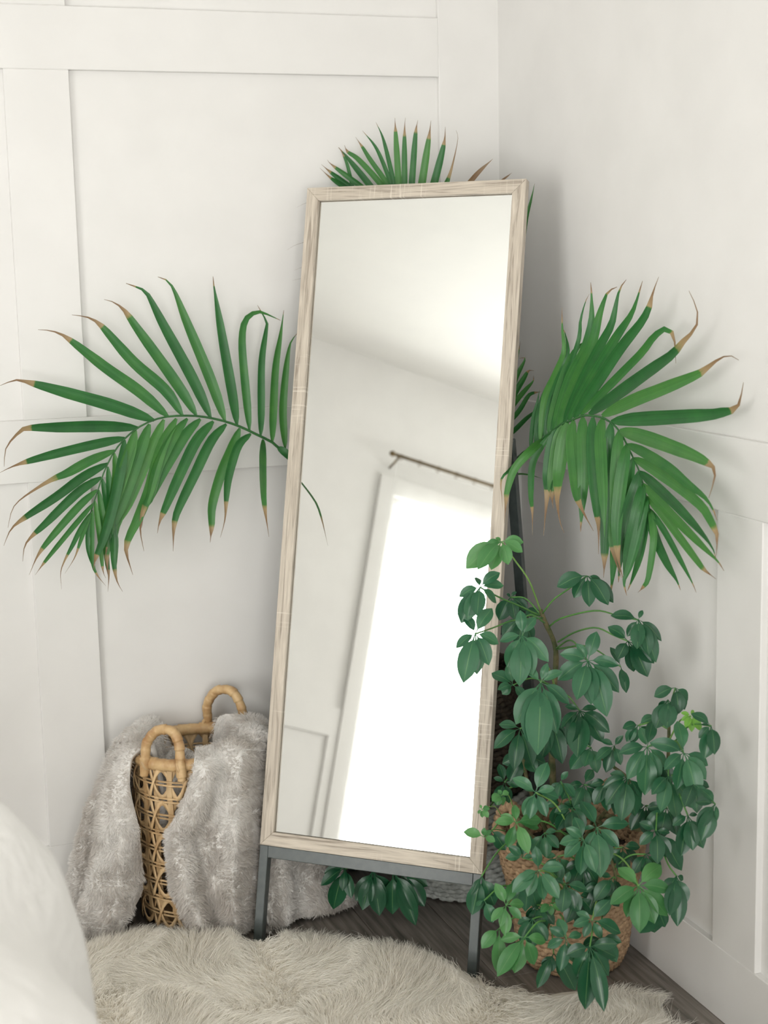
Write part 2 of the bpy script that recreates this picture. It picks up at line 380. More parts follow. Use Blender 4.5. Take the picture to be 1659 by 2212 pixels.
def quilt_mat():
    m, nt, p, out = newmat('white_quilted_cotton')
    co = coords(nt, 'Object'); n = nd(nt, 'ShaderNodeTexNoise', Scale=4.0); nt.links.new(co, n.inputs['Vector'])
    r = ramp(nt, n.outputs[0], [(.3, (.82, .81, .79)), (.7, (.86, .85, .83))]); nt.links.new(r.outputs[0], p.inputs['Base Color'])
    vo = nd(nt, 'ShaderNodeTexVoronoi', Scale=48.0); nt.links.new(co, vo.inputs['Vector'])
    b = nd(nt, 'ShaderNodeBump', Strength=.6, Distance=.006); nt.links.new(vo.outputs['Distance'], b.inputs['Height']); nt.links.new(b.outputs[0], p.inputs['Normal'])
    p.inputs['Roughness'].default_value = .9; return m
MAT['quilt'] = quilt_mat()

# ------------------------------------------------------------------ room shell
XW, YB, ZC = WIN_X, -5.6, 3.09
REC = 0.014                                              # how far the panels lie behind the boards
floor = tag(box('floor', (XW-.1, YB-.1, -.06), (.1, .1, -.012), MAT['backing']), 'grey brown wood plank floor', kind='structure')
pw, gap = .178, .0012
nx = int(math.ceil((0.02-XW)/pw))
for i in range(nx):
    x1 = .014-i*pw; x0 = max(x1-pw+gap, XW-.05); y = .014-((i*.77) % 1.3)
    ys = [.014]+([y] if y < -.1 else [])
    while ys[-1] > YB: ys.append(ys[-1]-1.3)
    for a, b in zip(ys[:-1], ys[1:]):
        box('plank', (x0, max(b, YB)+gap, -.012), (x1, a, 0.0), MAT['plank'], floor, .0012)
tag(box('ceiling', (XW-.1, YB-.1, ZC), (.1, .1, ZC+.08), MAT['ceiling']), 'white ceiling', kind='structure')
wl = tag(box('wall_left', (XW-.1, REC, -.05), (.1, .1, ZC), MAT['paint']), 'white board and batten wall behind the basket', kind='structure')
wr = tag(box('wall_right', (REC, YB-.1, -.05), (.1, REC, ZC), MAT['paint']), 'white wall with low panelling beside the plants', kind='structure')
BX0, BX1, BZ0, BZ1 = -3.2, -1.0, .25, 2.0               # unseen window added behind the viewer to fill the shadows
parts = [box_vf((XW-.1, YB-.1, -.05), (BX0-XW+.1, 0, 0), (0, .1, 0), (0, 0, ZC+.05)), box_vf((BX1, YB-.1, -.05), (.1-BX1, 0, 0), (0, .1, 0), (0, 0, ZC+.05)),
         box_vf((BX0, YB-.1, -.05), (BX1-BX0, 0, 0), (0, .1, 0), (0, 0, BZ0+.05)), box_vf((BX0, YB-.1, BZ1), (BX1-BX0, 0, 0), (0, .1, 0), (0, 0, ZC-BZ1))]
wb = tag(mesh('wall_back', *merge(parts), MAT['paint'], smooth=False), 'plain white wall with an added fill window behind the viewer', kind='structure')
fill_win = thing('fill_window', 'white framed window added for fill light in the wall behind the viewer', 'window', ((BX0+BX1)/2, YB, BZ0)); del fill_win['category']; fill_win['kind'] = 'structure'
for lo, hi in (((BX0-.09, BZ0-.09), (BX0, BZ1+.1)), ((BX1, BZ0-.09), (BX1+.09, BZ1+.1)), ((BX0, BZ1), (BX1, BZ1+.1)), ((BX0, BZ0-.06), (BX1, BZ0))):
    box('casing', (lo[0], YB, lo[1]), (hi[0], YB+.014, hi[1]), MAT['paint'], fill_win, .002)
for lo, hi in (((BX0, BZ0), (BX0+.04, BZ1)), ((BX1-.04, BZ0), (BX1, BZ1)), ((BX0+.04, BZ1-.04), (BX1-.04, BZ1)), ((BX0+.04, BZ0), (BX1-.04, BZ0+.05)), ((BX0+.04, 1.1), (BX1-.04, 1.14))):
    box('sash', (lo[0], YB-.07, lo[1]), (hi[0], YB-.03, hi[1]), MAT['paint'], fill_win, .002)
for a, b in ((BZ0+.05, 1.1), (1.14, BZ1-.04)): box('pane', (BX0+.04, YB-.052, a), (BX1-.04, YB-.048, b), MAT['pane'], fill_win)
def board(name, lo, hi, parent): return box(name, lo, hi, MAT['paint'], parent, .0016)
Z1, Z2, Z3, Z4 = 1.987, 2.127, 1.049, 1.196              # upper rail, lower rail
for a, b in ((Z1, Z2), (Z3, Z4), (2.93, ZC)):
    board('rail', (XW, 0, a), (0.0 if a == Z3 else -.146, REC+.004, b), wl)
stx = [(-.146, 0.0), (-1.196, -1.0495), (-2.10, -1.954), (-3.004, -2.858), (-3.908, -3.762)]
for a, b in stx:
    segs = ((.155, Z3), (Z4, ZC)) if b == 0.0 else ((.155, Z3), (Z4, Z1), (Z2, 2.93))
    for c, d in segs: board('stile', (a, 0, c), (b if b else REC+.002, REC+.004, d), wl)
tag(board('baseboard_left', (XW, 0, 0), (0, REC+.004, .155), None), 'white baseboard below the batten wall', kind='structure')
board('rail', (0, YB, Z3), (REC+.004, 0.0, Z4), wr)
for a, b in ((-.12, 0.0), (-1.2153, -1.0601), (-2.285, -2.13), (-3.355, -3.2), (-4.42, -4.27)):
    board('stile', (0, a, .155), (REC+.004, b, Z3), wr)
tag(board('baseboard_right', (0, YB, 0), (REC+.004, 0, .155), None), 'white baseboard beside the seagrass basket', kind='structure')
# the wall with the big window (seen in the mirror)
parts = [box_vf((XW-.14-REC, YB-.1, -.05), (.14, 0, 0), (0, WIN_Y0-YB+.1, 0), (0, 0, ZC+.05)),
         box_vf((XW-.14-REC, WIN_Y1, -.05), (.14, 0, 0), (0, .1-WIN_Y1, 0), (0, 0, ZC+.05)),
         box_vf((XW-.14-REC, WIN_Y0, -.05), (.14, 0, 0), (0, WIN_Y1-WIN_Y0, 0), (0, 0, WIN_Z0+.05)),
         box_vf((XW-.14-REC, WIN_Y0, WIN_Z1), (.14, 0, 0), (0, WIN_Y1-WIN_Y0, 0), (0, 0, ZC-WIN_Z1))]
ww = tag(mesh('wall_window', *merge(parts), MAT['paint'], smooth=False), 'white panelled wall with a tall window, seen in the mirror', kind='structure')
for a, b in ((YB, WIN_Y0-.09), (WIN_Y1+.09, 0)): board('rail', (XW-REC-.004, a, Z3), (XW, b, Z4), ww)
for a, b in ((-2.21, -2.155), (-1.25, -1.1), (-.15, 0), (-4.6, -4.34), (-5.5, -5.35)): board('stile', (XW-REC-.004, a, .155), (XW, b, Z3), ww)
for a, b in ((YB, WIN_Y0-.09), (WIN_Y1+.09, 0)): board('rail', (XW-REC-.004, a, 0), (XW, b, .155), ww)
win = thing('window_1', 'tall bright window reflected in the mirror', 'window', (XW, (WIN_Y0+WIN_Y1)/2, WIN_Z0)); del win['category']; win['kind'] = 'structure'
for nm, lo, hi in (('casing', (XW-REC, WIN_Y1, WIN_Z0-.09), (XW+.012, WIN_Y1+.09, WIN_Z1+.1)), ('casing', (XW-REC, WIN_Y0-.09, WIN_Z0-.09), (XW+.012, WIN_Y0, WIN_Z1+.1)),
                   ('casing', (XW-REC, WIN_Y0, WIN_Z1), (XW+.012, WIN_Y1, WIN_Z1+.1)), ('sill', (XW-REC, WIN_Y0-.1, WIN_Z0-.03), (XW+.05, WIN_Y1+.1, WIN_Z0))):
    box(nm, lo, hi, MAT['paint'], win, .002)
ym = (WIN_Y0+WIN_Y1)/2
for a, b in ((WIN_Y0, ym), (ym, WIN_Y1)):
    for lo, hi in (((a, WIN_Z0), (a+.035, WIN_Z1)), ((b-.035, WIN_Z0), (b, WIN_Z1)), ((a+.035, WIN_Z0), (b-.035, WIN_Z0+.05)), ((a+.035, WIN_Z1-.04), (b-.035, WIN_Z1))):
        box('sash', (XW-.07, lo[0], lo[1]), (XW-.03, hi[0], hi[1]), MAT['paint'], win, .002)
    box('pane', (XW-.053, a+.035, WIN_Z0+.05), (XW-.049, b-.035, WIN_Z1-.04), MAT['pane'], win)
# curtain rod and sheer
rz, rx = 2.565, XW+.085
rod = thing('curtain_rod', 'thin bronze curtain rod above the window, seen in the mirror', 'curtain rod', (XW, WIN_Y1, rz))
tube('rod', [(rx, WIN_Y1+.07, rz), (rx, WIN_Y0-.1, rz)], .009, MAT['brass'], rod, 10)
for y in (WIN_Y1+.07, WIN_Y0-.1):
    pr = [(.0, -.002), (.010, .0), (.016, .012), (.012, .024), (.003, .03)]
    s = 1 if y > -3 else -1
    tube('finial', [(rx, y+s*b, rz) for a, b in pr], [max(a, .002) for a, b in pr], MAT['brass'], rod, 10)
for y in (WIN_Y1+.045, WIN_Y0-.07):
    tube('bracket', [(XW-.005, y, rz-.05), (XW+.05, y, rz-.03), (rx, y, rz-.012)], .006, MAT['brass'], rod, 8)
for y in np.arange(WIN_Y1+.03, WIN_Y0-.06, -.115):
    tube('ring', [(rx+.017*math.cos(a), y, rz-.006+.017*math.sin(a)) for a in np.linspace(0, 2*math.pi, 16, endpoint=False)], .0018, MAT['brass'], rod, 5, True)
ny = 220
cx_ = rx-.034
yy = np.linspace(WIN_Y1+.035, WIN_Y0-.06, ny); rows = np.linspace(rz-.02, .03, 24)
g = np.zeros((len(rows), ny, 3))
for i, z in enumerate(rows):
    amp = .004+.018*min(1, (rows[0]-z)/.5)
    g[i, :, 0] = cx_+.6*amp*np.sin(yy*52+.6*np.sin(yy*9)); g[i, :, 1] = yy; g[i, :, 2] = z
fq = [(i*ny+j, i*ny+j+1, (i+1)*ny+j+1, (i+1)*ny+j) for i in range(len(rows)-1) for j in range(ny-1)]
tag(mesh('sheer_curtain', g.reshape(-1, 3), fq, MAT['sheer']), 'sheer white curtain hanging from the bronze rod, seen in the mirror', 'curtain')

# ------------------------------------------------------------------ standing mirror
MA, MT = math.radians(-41.646), math.radians(13.840)
MO = V([-.59292, -.56355, 0.0]); MW, MB_, MTP = .5403, .22618, 1.76945
mr_ = V([math.cos(MA), math.sin(MA), 0]); mh = V([math.sin(MA), -math.cos(MA), 0])
mu_ = V([0, 0, math.cos(MT)])-mh*math.sin(MT); mn = mh*math.cos(MT)+V([0, 0, math.sin(MT)])
def mp(a, b, c=0.0): return MO+mr_*a+mu_*b+mn*c          # a across, b up the face, c in front of it
mir = thing('standing_mirror', 'tall greige wood framed mirror leaning back on a black metal stand', 'mirror', tuple(MO))
hw, FWD, DP = MW/2, .0315, .024
def member(p0, p1, q0, q1, name):           # outer edge p0-p1, inner edge q0-q1, mitred ends
    v = [mp(*p0, 0), mp(*p1, 0), mp(*q1, 0), mp(*q0, 0), mp(*p0, -DP), mp(*p1, -DP), mp(*q1, -DP), mp(*q0, -DP)]
    L = math.dist(p0, p1); e = math.dist(p0, q0)/math.sqrt(2)
    uv = [(0, 0), (L, 0), (L-e, e), (e, e), (0, -DP), (L, -DP), (L-e, e+DP), (e, e+DP)]
    o = mesh(name, v, [(0, 1, 2, 3), (7, 6, 5, 4), (0, 4, 5, 1), (2, 6, 7, 3), (1, 5, 6, 2), (0, 3, 7, 4)], MAT['oak'], mir, uv=uv, smooth=False)
    fixn(o)
    bv = o.modifiers.new('edge', 'BEVEL'); bv.width = .0012; bv.segments = 2
    return o
a0, a1, b0, b1 = -hw, hw, MB_, MTP; ia0, ia1, ib0, ib1 = a0+FWD, a1-FWD, b0+FWD, b1-FWD
member((a0, b1), (a0, b0), (ia0, ib1), (ia0, ib0), 'frame_side')
member((a1, b0), (a1, b1), (ia1, ib0), (ia1, ib1), 'frame_side')
member((a1, b1), (a0, b1), (ia1, ib1), (ia0, ib1), 'frame_top')
member((a0, b0), (a1, b0), (ia0, ib0), (ia1, ib0), 'frame_bottom')
obox('mirror_glass', mp(ia0+.0014, ib0+.0014, -.0148), mr_*(ia1-ia0-.0028), mu_*(ib1-ib0-.0028), mn*.005, MAT['mirror'], mir)
obox('backing_panel', mp(ia0-.008, ib0-.008, -.021), mr_*(ia1-ia0+.016), mu_*(ib1-ib0+.016), mn*.006, MAT['backing'], mir)
LW = .0215
CB = .0275
obox('crossbar', mp(-hw+LW, MB_-CB, -LW-.001), mr_*(MW-2*LW), mu_*CB, mn*LW, MAT['black'], mir, .0012)
for s in (-1, 1):
    v, f = box_vf(mp(-hw if s < 0 else hw-LW, 0, -LW-.001), mr_*LW, mu_*MB_, mn*LW, .0012)
    v = [V([p[0], p[1], max(p[2], .001)]) for p in v]
    fixn(mesh('front_leg', v, f, MAT['black'], mir, smooth=False))
hz = 1.15/math.cos(MT)
feet = []
for s in (-1, 1):
    top = mp(s*(hw-.012) if s > 0 else -(hw-.05), hz, -DP-.012)
    base = MO+mr_*(s*(hw-.008) if s > 0 else -(hw-.05)); d = .555 if s > 0 else .47
    foot = base-mh*d; foot[2] = .0035
    ax = nrm(foot-top); sd = nrm(mr_-ax*(mr_@ax)); bk = np.cross(ax, sd); w2 = .011
    obox('back_leg', top-sd*w2-bk*w2, sd*2*w2, bk*2*w2, foot-top-V([0, 0, 0]), MAT['black'], mir, .0012)
    feet.append((top, foot))
pa = [t+(f-t)*.41 for t, f in feet]            # above the planter's rim
obox('back_crossbar', pa[0]-V([0, 0, .009]), pa[1]-pa[0], V([0, 0, .018]), -mh*.018, MAT['black'], mir, .001)
obox('hinge_bar', mp(-hw+.02, hz-.012, -DP-.022), mr_*(MW-.04), mu_*.024, mn*.021, MAT['black'], mir, .001)
def behind_mirror(X, m=.04):                # push a point behind the mirror's plane where it lies within the mirror's width
    X = V(X, float).copy(); d = X-MO; a = d@mr_; c = d@mn
    if a > -hw-.03 and c > -m: X = X-mn*(c+m)
    return X
#PART2
# ------------------------------------------------------------------ woven planters
def ring_rows(name, c, prof, rowh, rad, bumps, mat, parent, z0, z1, lean=(0, 0), seg=132, amp=.22, twist=0.0, sub=6):
    zs = np.arange(z0+rowh/2, z1, rowh); th = np.linspace(0, 2*np.pi, seg, endpoint=False)
    for i, z in enumerate(zs):
        R = np.interp(z, [p[0] for p in prof], [p[1] for p in prof])
        ph = (i % 2)*np.pi+twist*i
        rr = R+rad*.55*np.sin(bumps*th+ph)*amp*2
        P = np.stack([c[0]+lean[0]*z+rr*np.cos(th), c[1]+lean[1]*z+rr*np.sin(th), np.full(seg, z)+rad*.25*np.sin(bumps*th*.5+i*1.7)], 1)
        rd = rad*(1+amp*np.cos(bumps*th+ph+.6))
        tube(name, P, rd, mat, parent, sub, True)
GC = (-.205, -.235)
gprof = [(0, .135), (.05, .158), (.15, .165), (.3, .155), (.45, .135), (.56, .128)]
pl = thing('planter_basket', 'tall two tone braided basket, grey below and dark brown above, behind the mirror', 'basket', (GC[0], GC[1], 0))
ring_rows('braid_row', GC, gprof, .0125, .0078, 40, MAT['grey_rope'], pl, .004, .26, amp=.3)
ring_rows('braid_row', GC, gprof, .0125, .0078, 40, MAT['dark_rope'], pl, .265, .56, amp=.3)
def disc(name, c, r, z, mat, parent, n=40):
    th = np.linspace(0, 2*np.pi, n, endpoint=False); v = [(c[0], c[1], z)]+[(c[0]+r*math.cos(t), c[1]+r*math.sin(t), z+.004*math.sin(5*t)) for t in th]
    return mesh(name, v, [(0, 1+i, 1+(i+1) % n) for i in range(n)], mat, parent)
disc('base', GC, .13, .006, MAT['grey_rope'], pl)
SB = (-.147, -.722); SL = (-.055, -.085)                 # seagrass basket, leaning a little towards the viewer
sprof = [(0, .100), (.04, .117), (.10, .124), (.17, .132), (.24, .148), (.31, .158)]
sg = thing('seagrass_basket', 'tan seagrass basket with twisted handles holding the umbrella plants', 'basket', (SB[0], SB[1], 0))
ring_rows('woven_row', SB, sprof, .0118, .0080, 44, MAT['seagrass'], sg, .004, .305, lean=SL, amp=.34)
th = np.linspace(0, 2*np.pi, 150, endpoint=False)
cT = (SB[0]+SL[0]*.31, SB[1]+SL[1]*.31)
for k in (0, 1):
    P = np.stack([cT[0]+.158*np.cos(th)+.006*np.cos(th)*np.cos(30*th+k*np.pi), cT[1]+.158*np.sin(th)+.006*np.sin(th)*np.cos(30*th+k*np.pi), .311+.006*np.sin(30*th+k*np.pi)], 1)
    tube('rim_strand', P, .0075, MAT['seagrass'], sg, 7, True)
for ang in (math.radians(20), math.radians(176)):
    e = V([math.cos(ang), math.sin(ang), 0]); t_ = V([-math.sin(ang), math.cos(ang), 0]); c3 = V([cT[0], cT[1], .305])+e*.156
    if ang > 2: c3 = c3+V([.0, 0, 0])
    s = np.linspace(0, math.pi, 40)
    for k in (0, 1):
        ph = s*14+k*math.pi
        P = [c3+t_*.055*math.cos(a)+V([0, 0, 1])*.075*math.sin(a)+e*(-.02*math.sin(a)+.006*math.cos(p))+V([0, 0, .006*math.sin(p)]) for a, p in zip(s, ph)]
        tube('handle_strand', P, .008, MAT['seagrass'], sg, 7)
disc('base', SB, .098, .006, MAT['seagrass'], sg)
disc('soil', (SB[0]+SL[0]*.25, SB[1]+SL[1]*.25), .147, .25, MAT['soil'], sg)
disc('soil', GC, .125, .5, MAT['soil'], pl)

# ------------------------------------------------------------------ wicker basket
WC = V([-.861, -.161, 0]); WH, WR = .415, .143
rv, fv = V([.943, -.334, 0]), V([-.334, -.943, 0])
wprof = [(0, .105), (.02, .125), (.06, .142), (.13, .146), (.25, .144), (.42, WR)]
def wR(z): return np.interp(z, [p[0] for p in wprof], [p[1] for p in wprof])
wk = thing('wicker_basket', 'open weave honey rattan basket with two looped handles', 'basket', tuple(WC))
NS = 24
for i in range(NS):
    a = 2*math.pi*i/NS+.13; e = V([math.cos(a), math.sin(a), 0]); t_ = V([-e[1], e[0], 0])
    z = np.linspace(.006, WH-.008, 16)
    P = WC+e*(wR(z)[:, None]+.001)+np.outer(z, V([0, 0, 1])); wob = .0015*np.sin(z*60+i)
    P = P+t_*wob[:, None]
    n_ = len(P); hw2, ht = .0066, .0011
    v = np.stack([P+t_*hw2+e*ht, P-t_*hw2+e*ht, P-t_*hw2-e*ht, P+t_*hw2-e*ht], 1).reshape(-1, 3); f = []
    for k in range(n_-1):
        for q in range(4): l = (q+1) % 4; f.append((k*4+q, k*4+l, k*4+4+l, k*4+4+q))
    mesh('stake', v, f, MAT['rattan'], wk, smooth=False)
lev = [.018, .050, .090, .130, .170, .210, .250, .290, .330, .370]
th = np.linspace(0, 2*np.pi, 144, endpoint=False); E = np.stack([np.cos(th), np.sin(th), 0*th], 1); Zu = V([0, 0, 1.0])
for z in lev:
    for dz in (-.0042, .0042):
        P = WC+E*(wR(z)+.0035)+Zu*(z+dz)
        tube('hoop', P, .0026, MAT['rattan'], wk, 6, True)
for li in range(0, len(lev)-1, 2):
    zm = lev[li+1]
    for s in (-1, 1):
        k = (th-.13)*NS/2
        zz = zm+s*.034*np.sin(k); rad = wR(zm)+.004+.006*np.cos(k)*1.0+s*.0012
        P = WC+E*rad[:, None]+Zu*zz[:, None]
        T = tangents(P, True); B = np.cross(T, E); B = B/np.linalg.norm(B, axis=1)[:, None]; A = np.cross(B, T)
        wv = (.0046+.0018*np.cos(2*k+np.pi))[:, None]
        v, f = band_vf(P, A, B, .0009, wv)
        mesh('weaver', v, f, MAT['rattan'], wk)
def wrapped(P, rad, pitch, closed):         # a core wrapped in overlapping strips: saw-tooth radius along the length
    s = np.concatenate([[0], np.cumsum(np.linalg.norm(np.diff(P, axis=0), axis=1))])
    ph = (s/pitch) % 1.0
    j = (np.floor(s/pitch)*12.9898); j = np.abs(np.sin(j)*43758.5453) % 1
    return rad*(1+.16*ph+.14*(j-.5))
th2 = np.linspace(0, 2*np.pi, 420, endpoint=False); E2 = np.stack([np.cos(th2), np.sin(th2), 0*th2], 1)
P = WC+E2*WR+Zu*(WH+.002*np.sin(3*th2))[:, None]
tube('rim', P, wrapped(P, .0134, .026, True), MAT['rattan_dark'], wk, 10, True)
dg = nrm(V([.69, .72, 0]))
for sgn, hgt, half, skew in ((-1, .082, .047, -.008), (1, .098, .052, -.004)):
    c3 = WC+dg*sgn*WR+Zu*WH; t_ = np.cross(Zu, dg)*1.0
    if sgn < 0: c3 = c3-t_*.004
    ctl = [c3+t_*(half+.004)-Zu*.03+dg*sgn*.008, c3+t_*half+Zu*.012+dg*sgn*.006, c3+t_*half*.92+Zu*hgt*.6, c3+t_*half*.45+Zu*hgt*.97+t_*skew, c3-t_*half*.35+Zu*hgt*1.0+t_*skew, c3-t_*half*.88+Zu*hgt*.66, c3-t_*half+Zu*.012+dg*sgn*.006, c3-t_*(half+.004)-Zu*.03+dg*sgn*.008]
    P = smooth_path(ctl, 150)
    hd = tube('handle', P, wrapped(P, .0110, .021, False), MAT['rattan_dark'], wk, 10)
    for s2 in (-1, 1):
        q = [c3+t_*s2*half+V([0, 0, -.014+.028*k/6])*1.0+dg*sgn*.0 for k in range(7)]
        ring = [c3+t_*s2*half+dg*(.0165*math.cos(a))+Zu*(.0165*math.sin(a))+t_*.006*math.sin(a) for a in np.linspace(0, 2*math.pi, 20, endpoint=False)]
        tube('binding', ring, .0045, MAT['rattan'], hd, 6, True)
disc('base', (WC[0], WC[1]), .12, .012, MAT['rattan'], wk)

# ------------------------------------------------------------------ faux fur throw draped over the wicker basket
def strands(name, roots, normals, length, width, K, mat, parent, lean, leanamt, curl, seed, droop=.0, clump=None, camw=None):
    g = np.random.default_rng(seed); N = len(roots)
    L = length*(.65+.6*g.random(N))
    d0 = normals+lean*leanamt+g.normal(0, .22, (N, 3)); d0 /= np.linalg.norm(d0, axis=1)[:, None]
    s = np.linspace(0, 1, K+1)
    bend = lean*1.0+g.normal(0, .3, (N, 3)); bend[:, 2] -= droop
    ph = g.random(N)*6.28; fr = 1.5+2.2*g.random(N)
    side = np.cross(d0, g.normal(0, 1, (N, 3))); side /= np.linalg.norm(side, axis=1)[:, None]
    P = roots[:, None, :]+L[:, None, None]*(s[None, :, None]*d0[:, None, :]+(s**2)[None, :, None]*bend[:, None, :]*.45)
    P = P+side[:, None, :]*(curl*L[:, None]*np.sin(fr[:, None]*s[None, :]*3.14+ph[:, None])*s[None, :])[:, :, None]
    if clump is not None:
        cid, amt = clump; k = cid.max()+1
        cnt = np.bincount(cid, minlength=k)[:, None]+1e-9
        for j in range(1, K+1):
            cen = np.stack([np.bincount(cid, P[:, j, q], k) for q in range(3)], 1)/cnt
            P[:, j] += (cen[cid]-P[:, j])*amt*(s[j]**1.2)
    T = P[:, -1]-P[:, 0]; Wd = np.cross(T, g.normal(0, 1, (N, 3))); Wd /= np.maximum(np.linalg.norm(Wd, axis=1), 1e-9)[:, None]
    w = width*(1-.85*s**1.5)
    v = np.stack([P-Wd[:, None, :]*w[None, :, None]/2, P+Wd[:, None, :]*w[None, :, None]/2], 2)     # N,K+1,2,3
    v[:, :, :, 2] = np.maximum(v[:, :, :, 2], .0015)
    base = (np.arange(N)*(K+1)*2)[:, None, None]
    k = np.arange(K)[None, :, None]
    q = np.concatenate([base+k*2, base+k*2+1, base+k*2+3, base+k*2+2], 2).reshape(-1, 4)
    al = np.broadcast_to(s[None, :, None], (N, K+1, 2)); rn = np.broadcast_to(g.random(N)[:, None, None], (N, K+1, 2))
    o = big_mesh(name, v.reshape(-1, 3), q, mat, parent, {'along': al.ravel(), 'rnd': rn.ravel()}, {'fn': np.repeat(normals, (K+1)*2, axis=0)})
    o['kind'] = 'stuff'
    return o
def sample_surface(v, f, n, seed):
    g = np.random.default_rng(seed); v = V(v); t = []
    for q in f:
        t.append((q[0], q[1], q[2]))
        if len(q) == 4: t.append((q[0], q[2], q[3]))
    t = V(t); A, B, C = v[t[:, 0]], v[t[:, 1]], v[t[:, 2]]; cr = np.cross(B-A, C-A); ar = np.linalg.norm(cr, axis=1)
    i = g.choice(len(t), n, p=ar/ar.sum()); a, b = g.random(n), g.random(n); m = a+b > 1; a[m], b[m] = 1-a[m], 1-b[m]
    return A[i]+(B-A)[i]*a[:, None]+(C-A)[i]*b[:, None], cr[i]/np.maximum(ar[i], 1e-12)[:, None]
def lobe(phi0, phi1, nphi, ns, edge0, edge1, rbot, zbot, top, folds, seed, inside=.55, rtop=0.0):
    """grid over angle (front = 0, right = +90) and length: inside the basket, over the rim, down to the floor"""
    G = np.zeros((ns, nphi, 3)); Q = np.linspace(0, 1, nphi)
    for i in range(ns):
        s = i/(ns-1)
        e0, e1 = np.interp(s, *edge0), np.interp(s, *edge1)
        for j, q in enumerate(Q):
            ph = e0+(e1-e0)*q; pd = math.radians(ph)
            rb, zb, tp = np.interp(ph, *rbot), np.interp(ph, *zbot), np.interp(ph, *top)
            if s < .14:
                u = s/.14; r = WR*(inside+(.78-inside)*u); z = WH-.16+(.16+tp*.8)*u**.8
            elif s < .30:
                u = (s-.14)/.16; a = math.pi*u; r = .78*WR+(.22*WR+.04+rtop)*(.5-.5*math.cos(a)); z = WH+tp*(.8+.35*math.sin(a))-.03*u*u
            else:
                u = (s-.30)/.70; r = WR+.04+rtop+(rb-WR-.04-rtop)*(u**.85); z = (WH+tp*.8-.03)*(1-u)+zb*u
            fold = sum(a*math.sin(k*q*2*math.pi+p+sk*s*3) for k, a, p, sk in folds)
            amp = min(1, max(0, (s-.10)/.35))
            r = r+fold*amp*(.7+.5*s)
            ed = max(0, 1-q/.07, 1-(1-q)/.07)
            if s > .3: r = r-(min(max(r-WR-.034, 0), .05))*ed**2*.9
            nz = float(vnoise(V([ph*.06+seed, s*5.0, seed*.7]))-.5); r += .028*nz*amp
            if s > .3: r = max(r, WR+.032)
            X = WC+(fv*math.cos(pd)+rv*math.sin(pd))*r+Zu*(z+.012*nz)
            X = behind_mirror(X, .05)
            X[1] = min(X[1], -.018); X[2] = max(X[2], .015); G[i, j] = X
    return G
def lobe_vf(G):
    ns, n, _ = G.shape
    return G.reshape(-1, 3), [(i*n+j, (i+1)*n+j, (i+1)*n+j+1, i*n+j+1) for i in range(ns-1) for j in range(n-1)]
left = lobe(0, 0, 60, 60, ([0, .3, .6, 1], [-125, -130, -118, -112]), ([0, .3, .55, .8, 1], [-48, -50, -41, -37, -46]),
            ([-130, -100, -70, -45], [.30, .325, .31, .285]), ([-130, -80, -45], [.012, .012, .012]), ([-130, -90, -48], [.045, .048, .034]),
            [(2.6, .020, .4, .2), (4.3, .010, 1.1, -.3)], 3.1)
right = lobe(0, 0, 90, 60, ([0, .3, .42, .58, .8, 1], [12, 5, -4, -17, -14, 0]), ([0, .13, .19, .3, .6, 1], [165, 160, 124, 122, 112, 92]),
             ([-20, 0, 28, 57, 90, 160], [.20, .195, .205, .245, .34, .30]), ([-20, 30, 90, 160], [.03, .012, .012, .02]), ([-20, 30, 90, 150], [.033, .034, .044, .05]),
             [(2.0, .014, 1.2, .4), (3.7, .012, .3, -.5), (7.1, .004, 2, .2)], 8.3, rtop=.004)
def blob(cx, rx_, ry_, z, hgt, n=30, seed=1):  # the bunched part of the throw inside the basket
    v, f = [], []; m = 12
    for i in range(m+1):
        a = i/m*math.pi/2
        for j in range(n):
            t = 2*math.pi*j/n; r = math.sin(a)
            k = 1+.18*math.sin(3*t+seed)+.1*math.sin(5*t)
            v.append((cx[0]+rx_*r*k*math.cos(t), cx[1]+ry_*r*k*math.sin(t), z+hgt*math.cos(a)*(1+.15*math.sin(4*t+2*a))))
    for i in range(m):
        for j in range(n): f.append((i*n+j, (i+1)*n+j, (i+1)*n+(j+1) % n, i*n+(j+1) % n))
    return V(v), f
lo = WC-rv*.035
bv_, bf_ = blob((lo[0]-.01, lo[1]+.01), .076, .076, .24, .15)
cols = [lobe_vf(left), lobe_vf(right), (bv_, bf_)]
tv, tf = merge(cols)
throw = mesh('throw_blanket', tv, tf, MAT['throw_skin'])
tag(throw, 'pale grey frosted faux fur throw spilling over the wicker basket to the floor', 'blanket')
sm = throw.modifiers.new('thick', 'SOLIDIFY'); sm.thickness = .012; sm.offset = -1.0
rp, rn = [], []
for k, (pv, pf) in enumerate(cols):
    p_, n_ = sample_surface(pv, pf, (52000, 82000, 9000)[k], 20+k)
    out = p_-WC; out[:, 2] = np.where(p_[:, 2] > WH-.02, .25, 0.02) if k < 2 else .4
    flip = np.sum(n_*out, 1) < 0; n_[flip] *= -1
    if k < 2:                                   # the side turned into the basket carries fur too
        inn = (p_[:, 2] > .28) & (np.random.default_rng(60+k).random(len(p_)) < .38)
        p_[inn] -= n_[inn]*.012; n_[inn] *= -1
    rp.append(p_); rn.append(n_)
rp, rn = np.vstack(rp), np.vstack(rn)
fl = np.stack([vnoise(rp*38+5)-.5, vnoise(rp*38+17)-.5, vnoise(rp*38+29)-.62], 1)*1.6
cid = (np.floor(rp[:, 0]*130).astype(int)*7919+np.floor(rp[:, 1]*130).astype(int)*104729+np.floor(rp[:, 2]*110).astype(int)*1299709)
_, cid = np.unique(cid, return_inverse=True)
strands('fur_pile', rp, rn, .0115, .0015, 3, MAT['throw_fur'], throw, fl, .9, .12, 31, .25, (cid, .55))

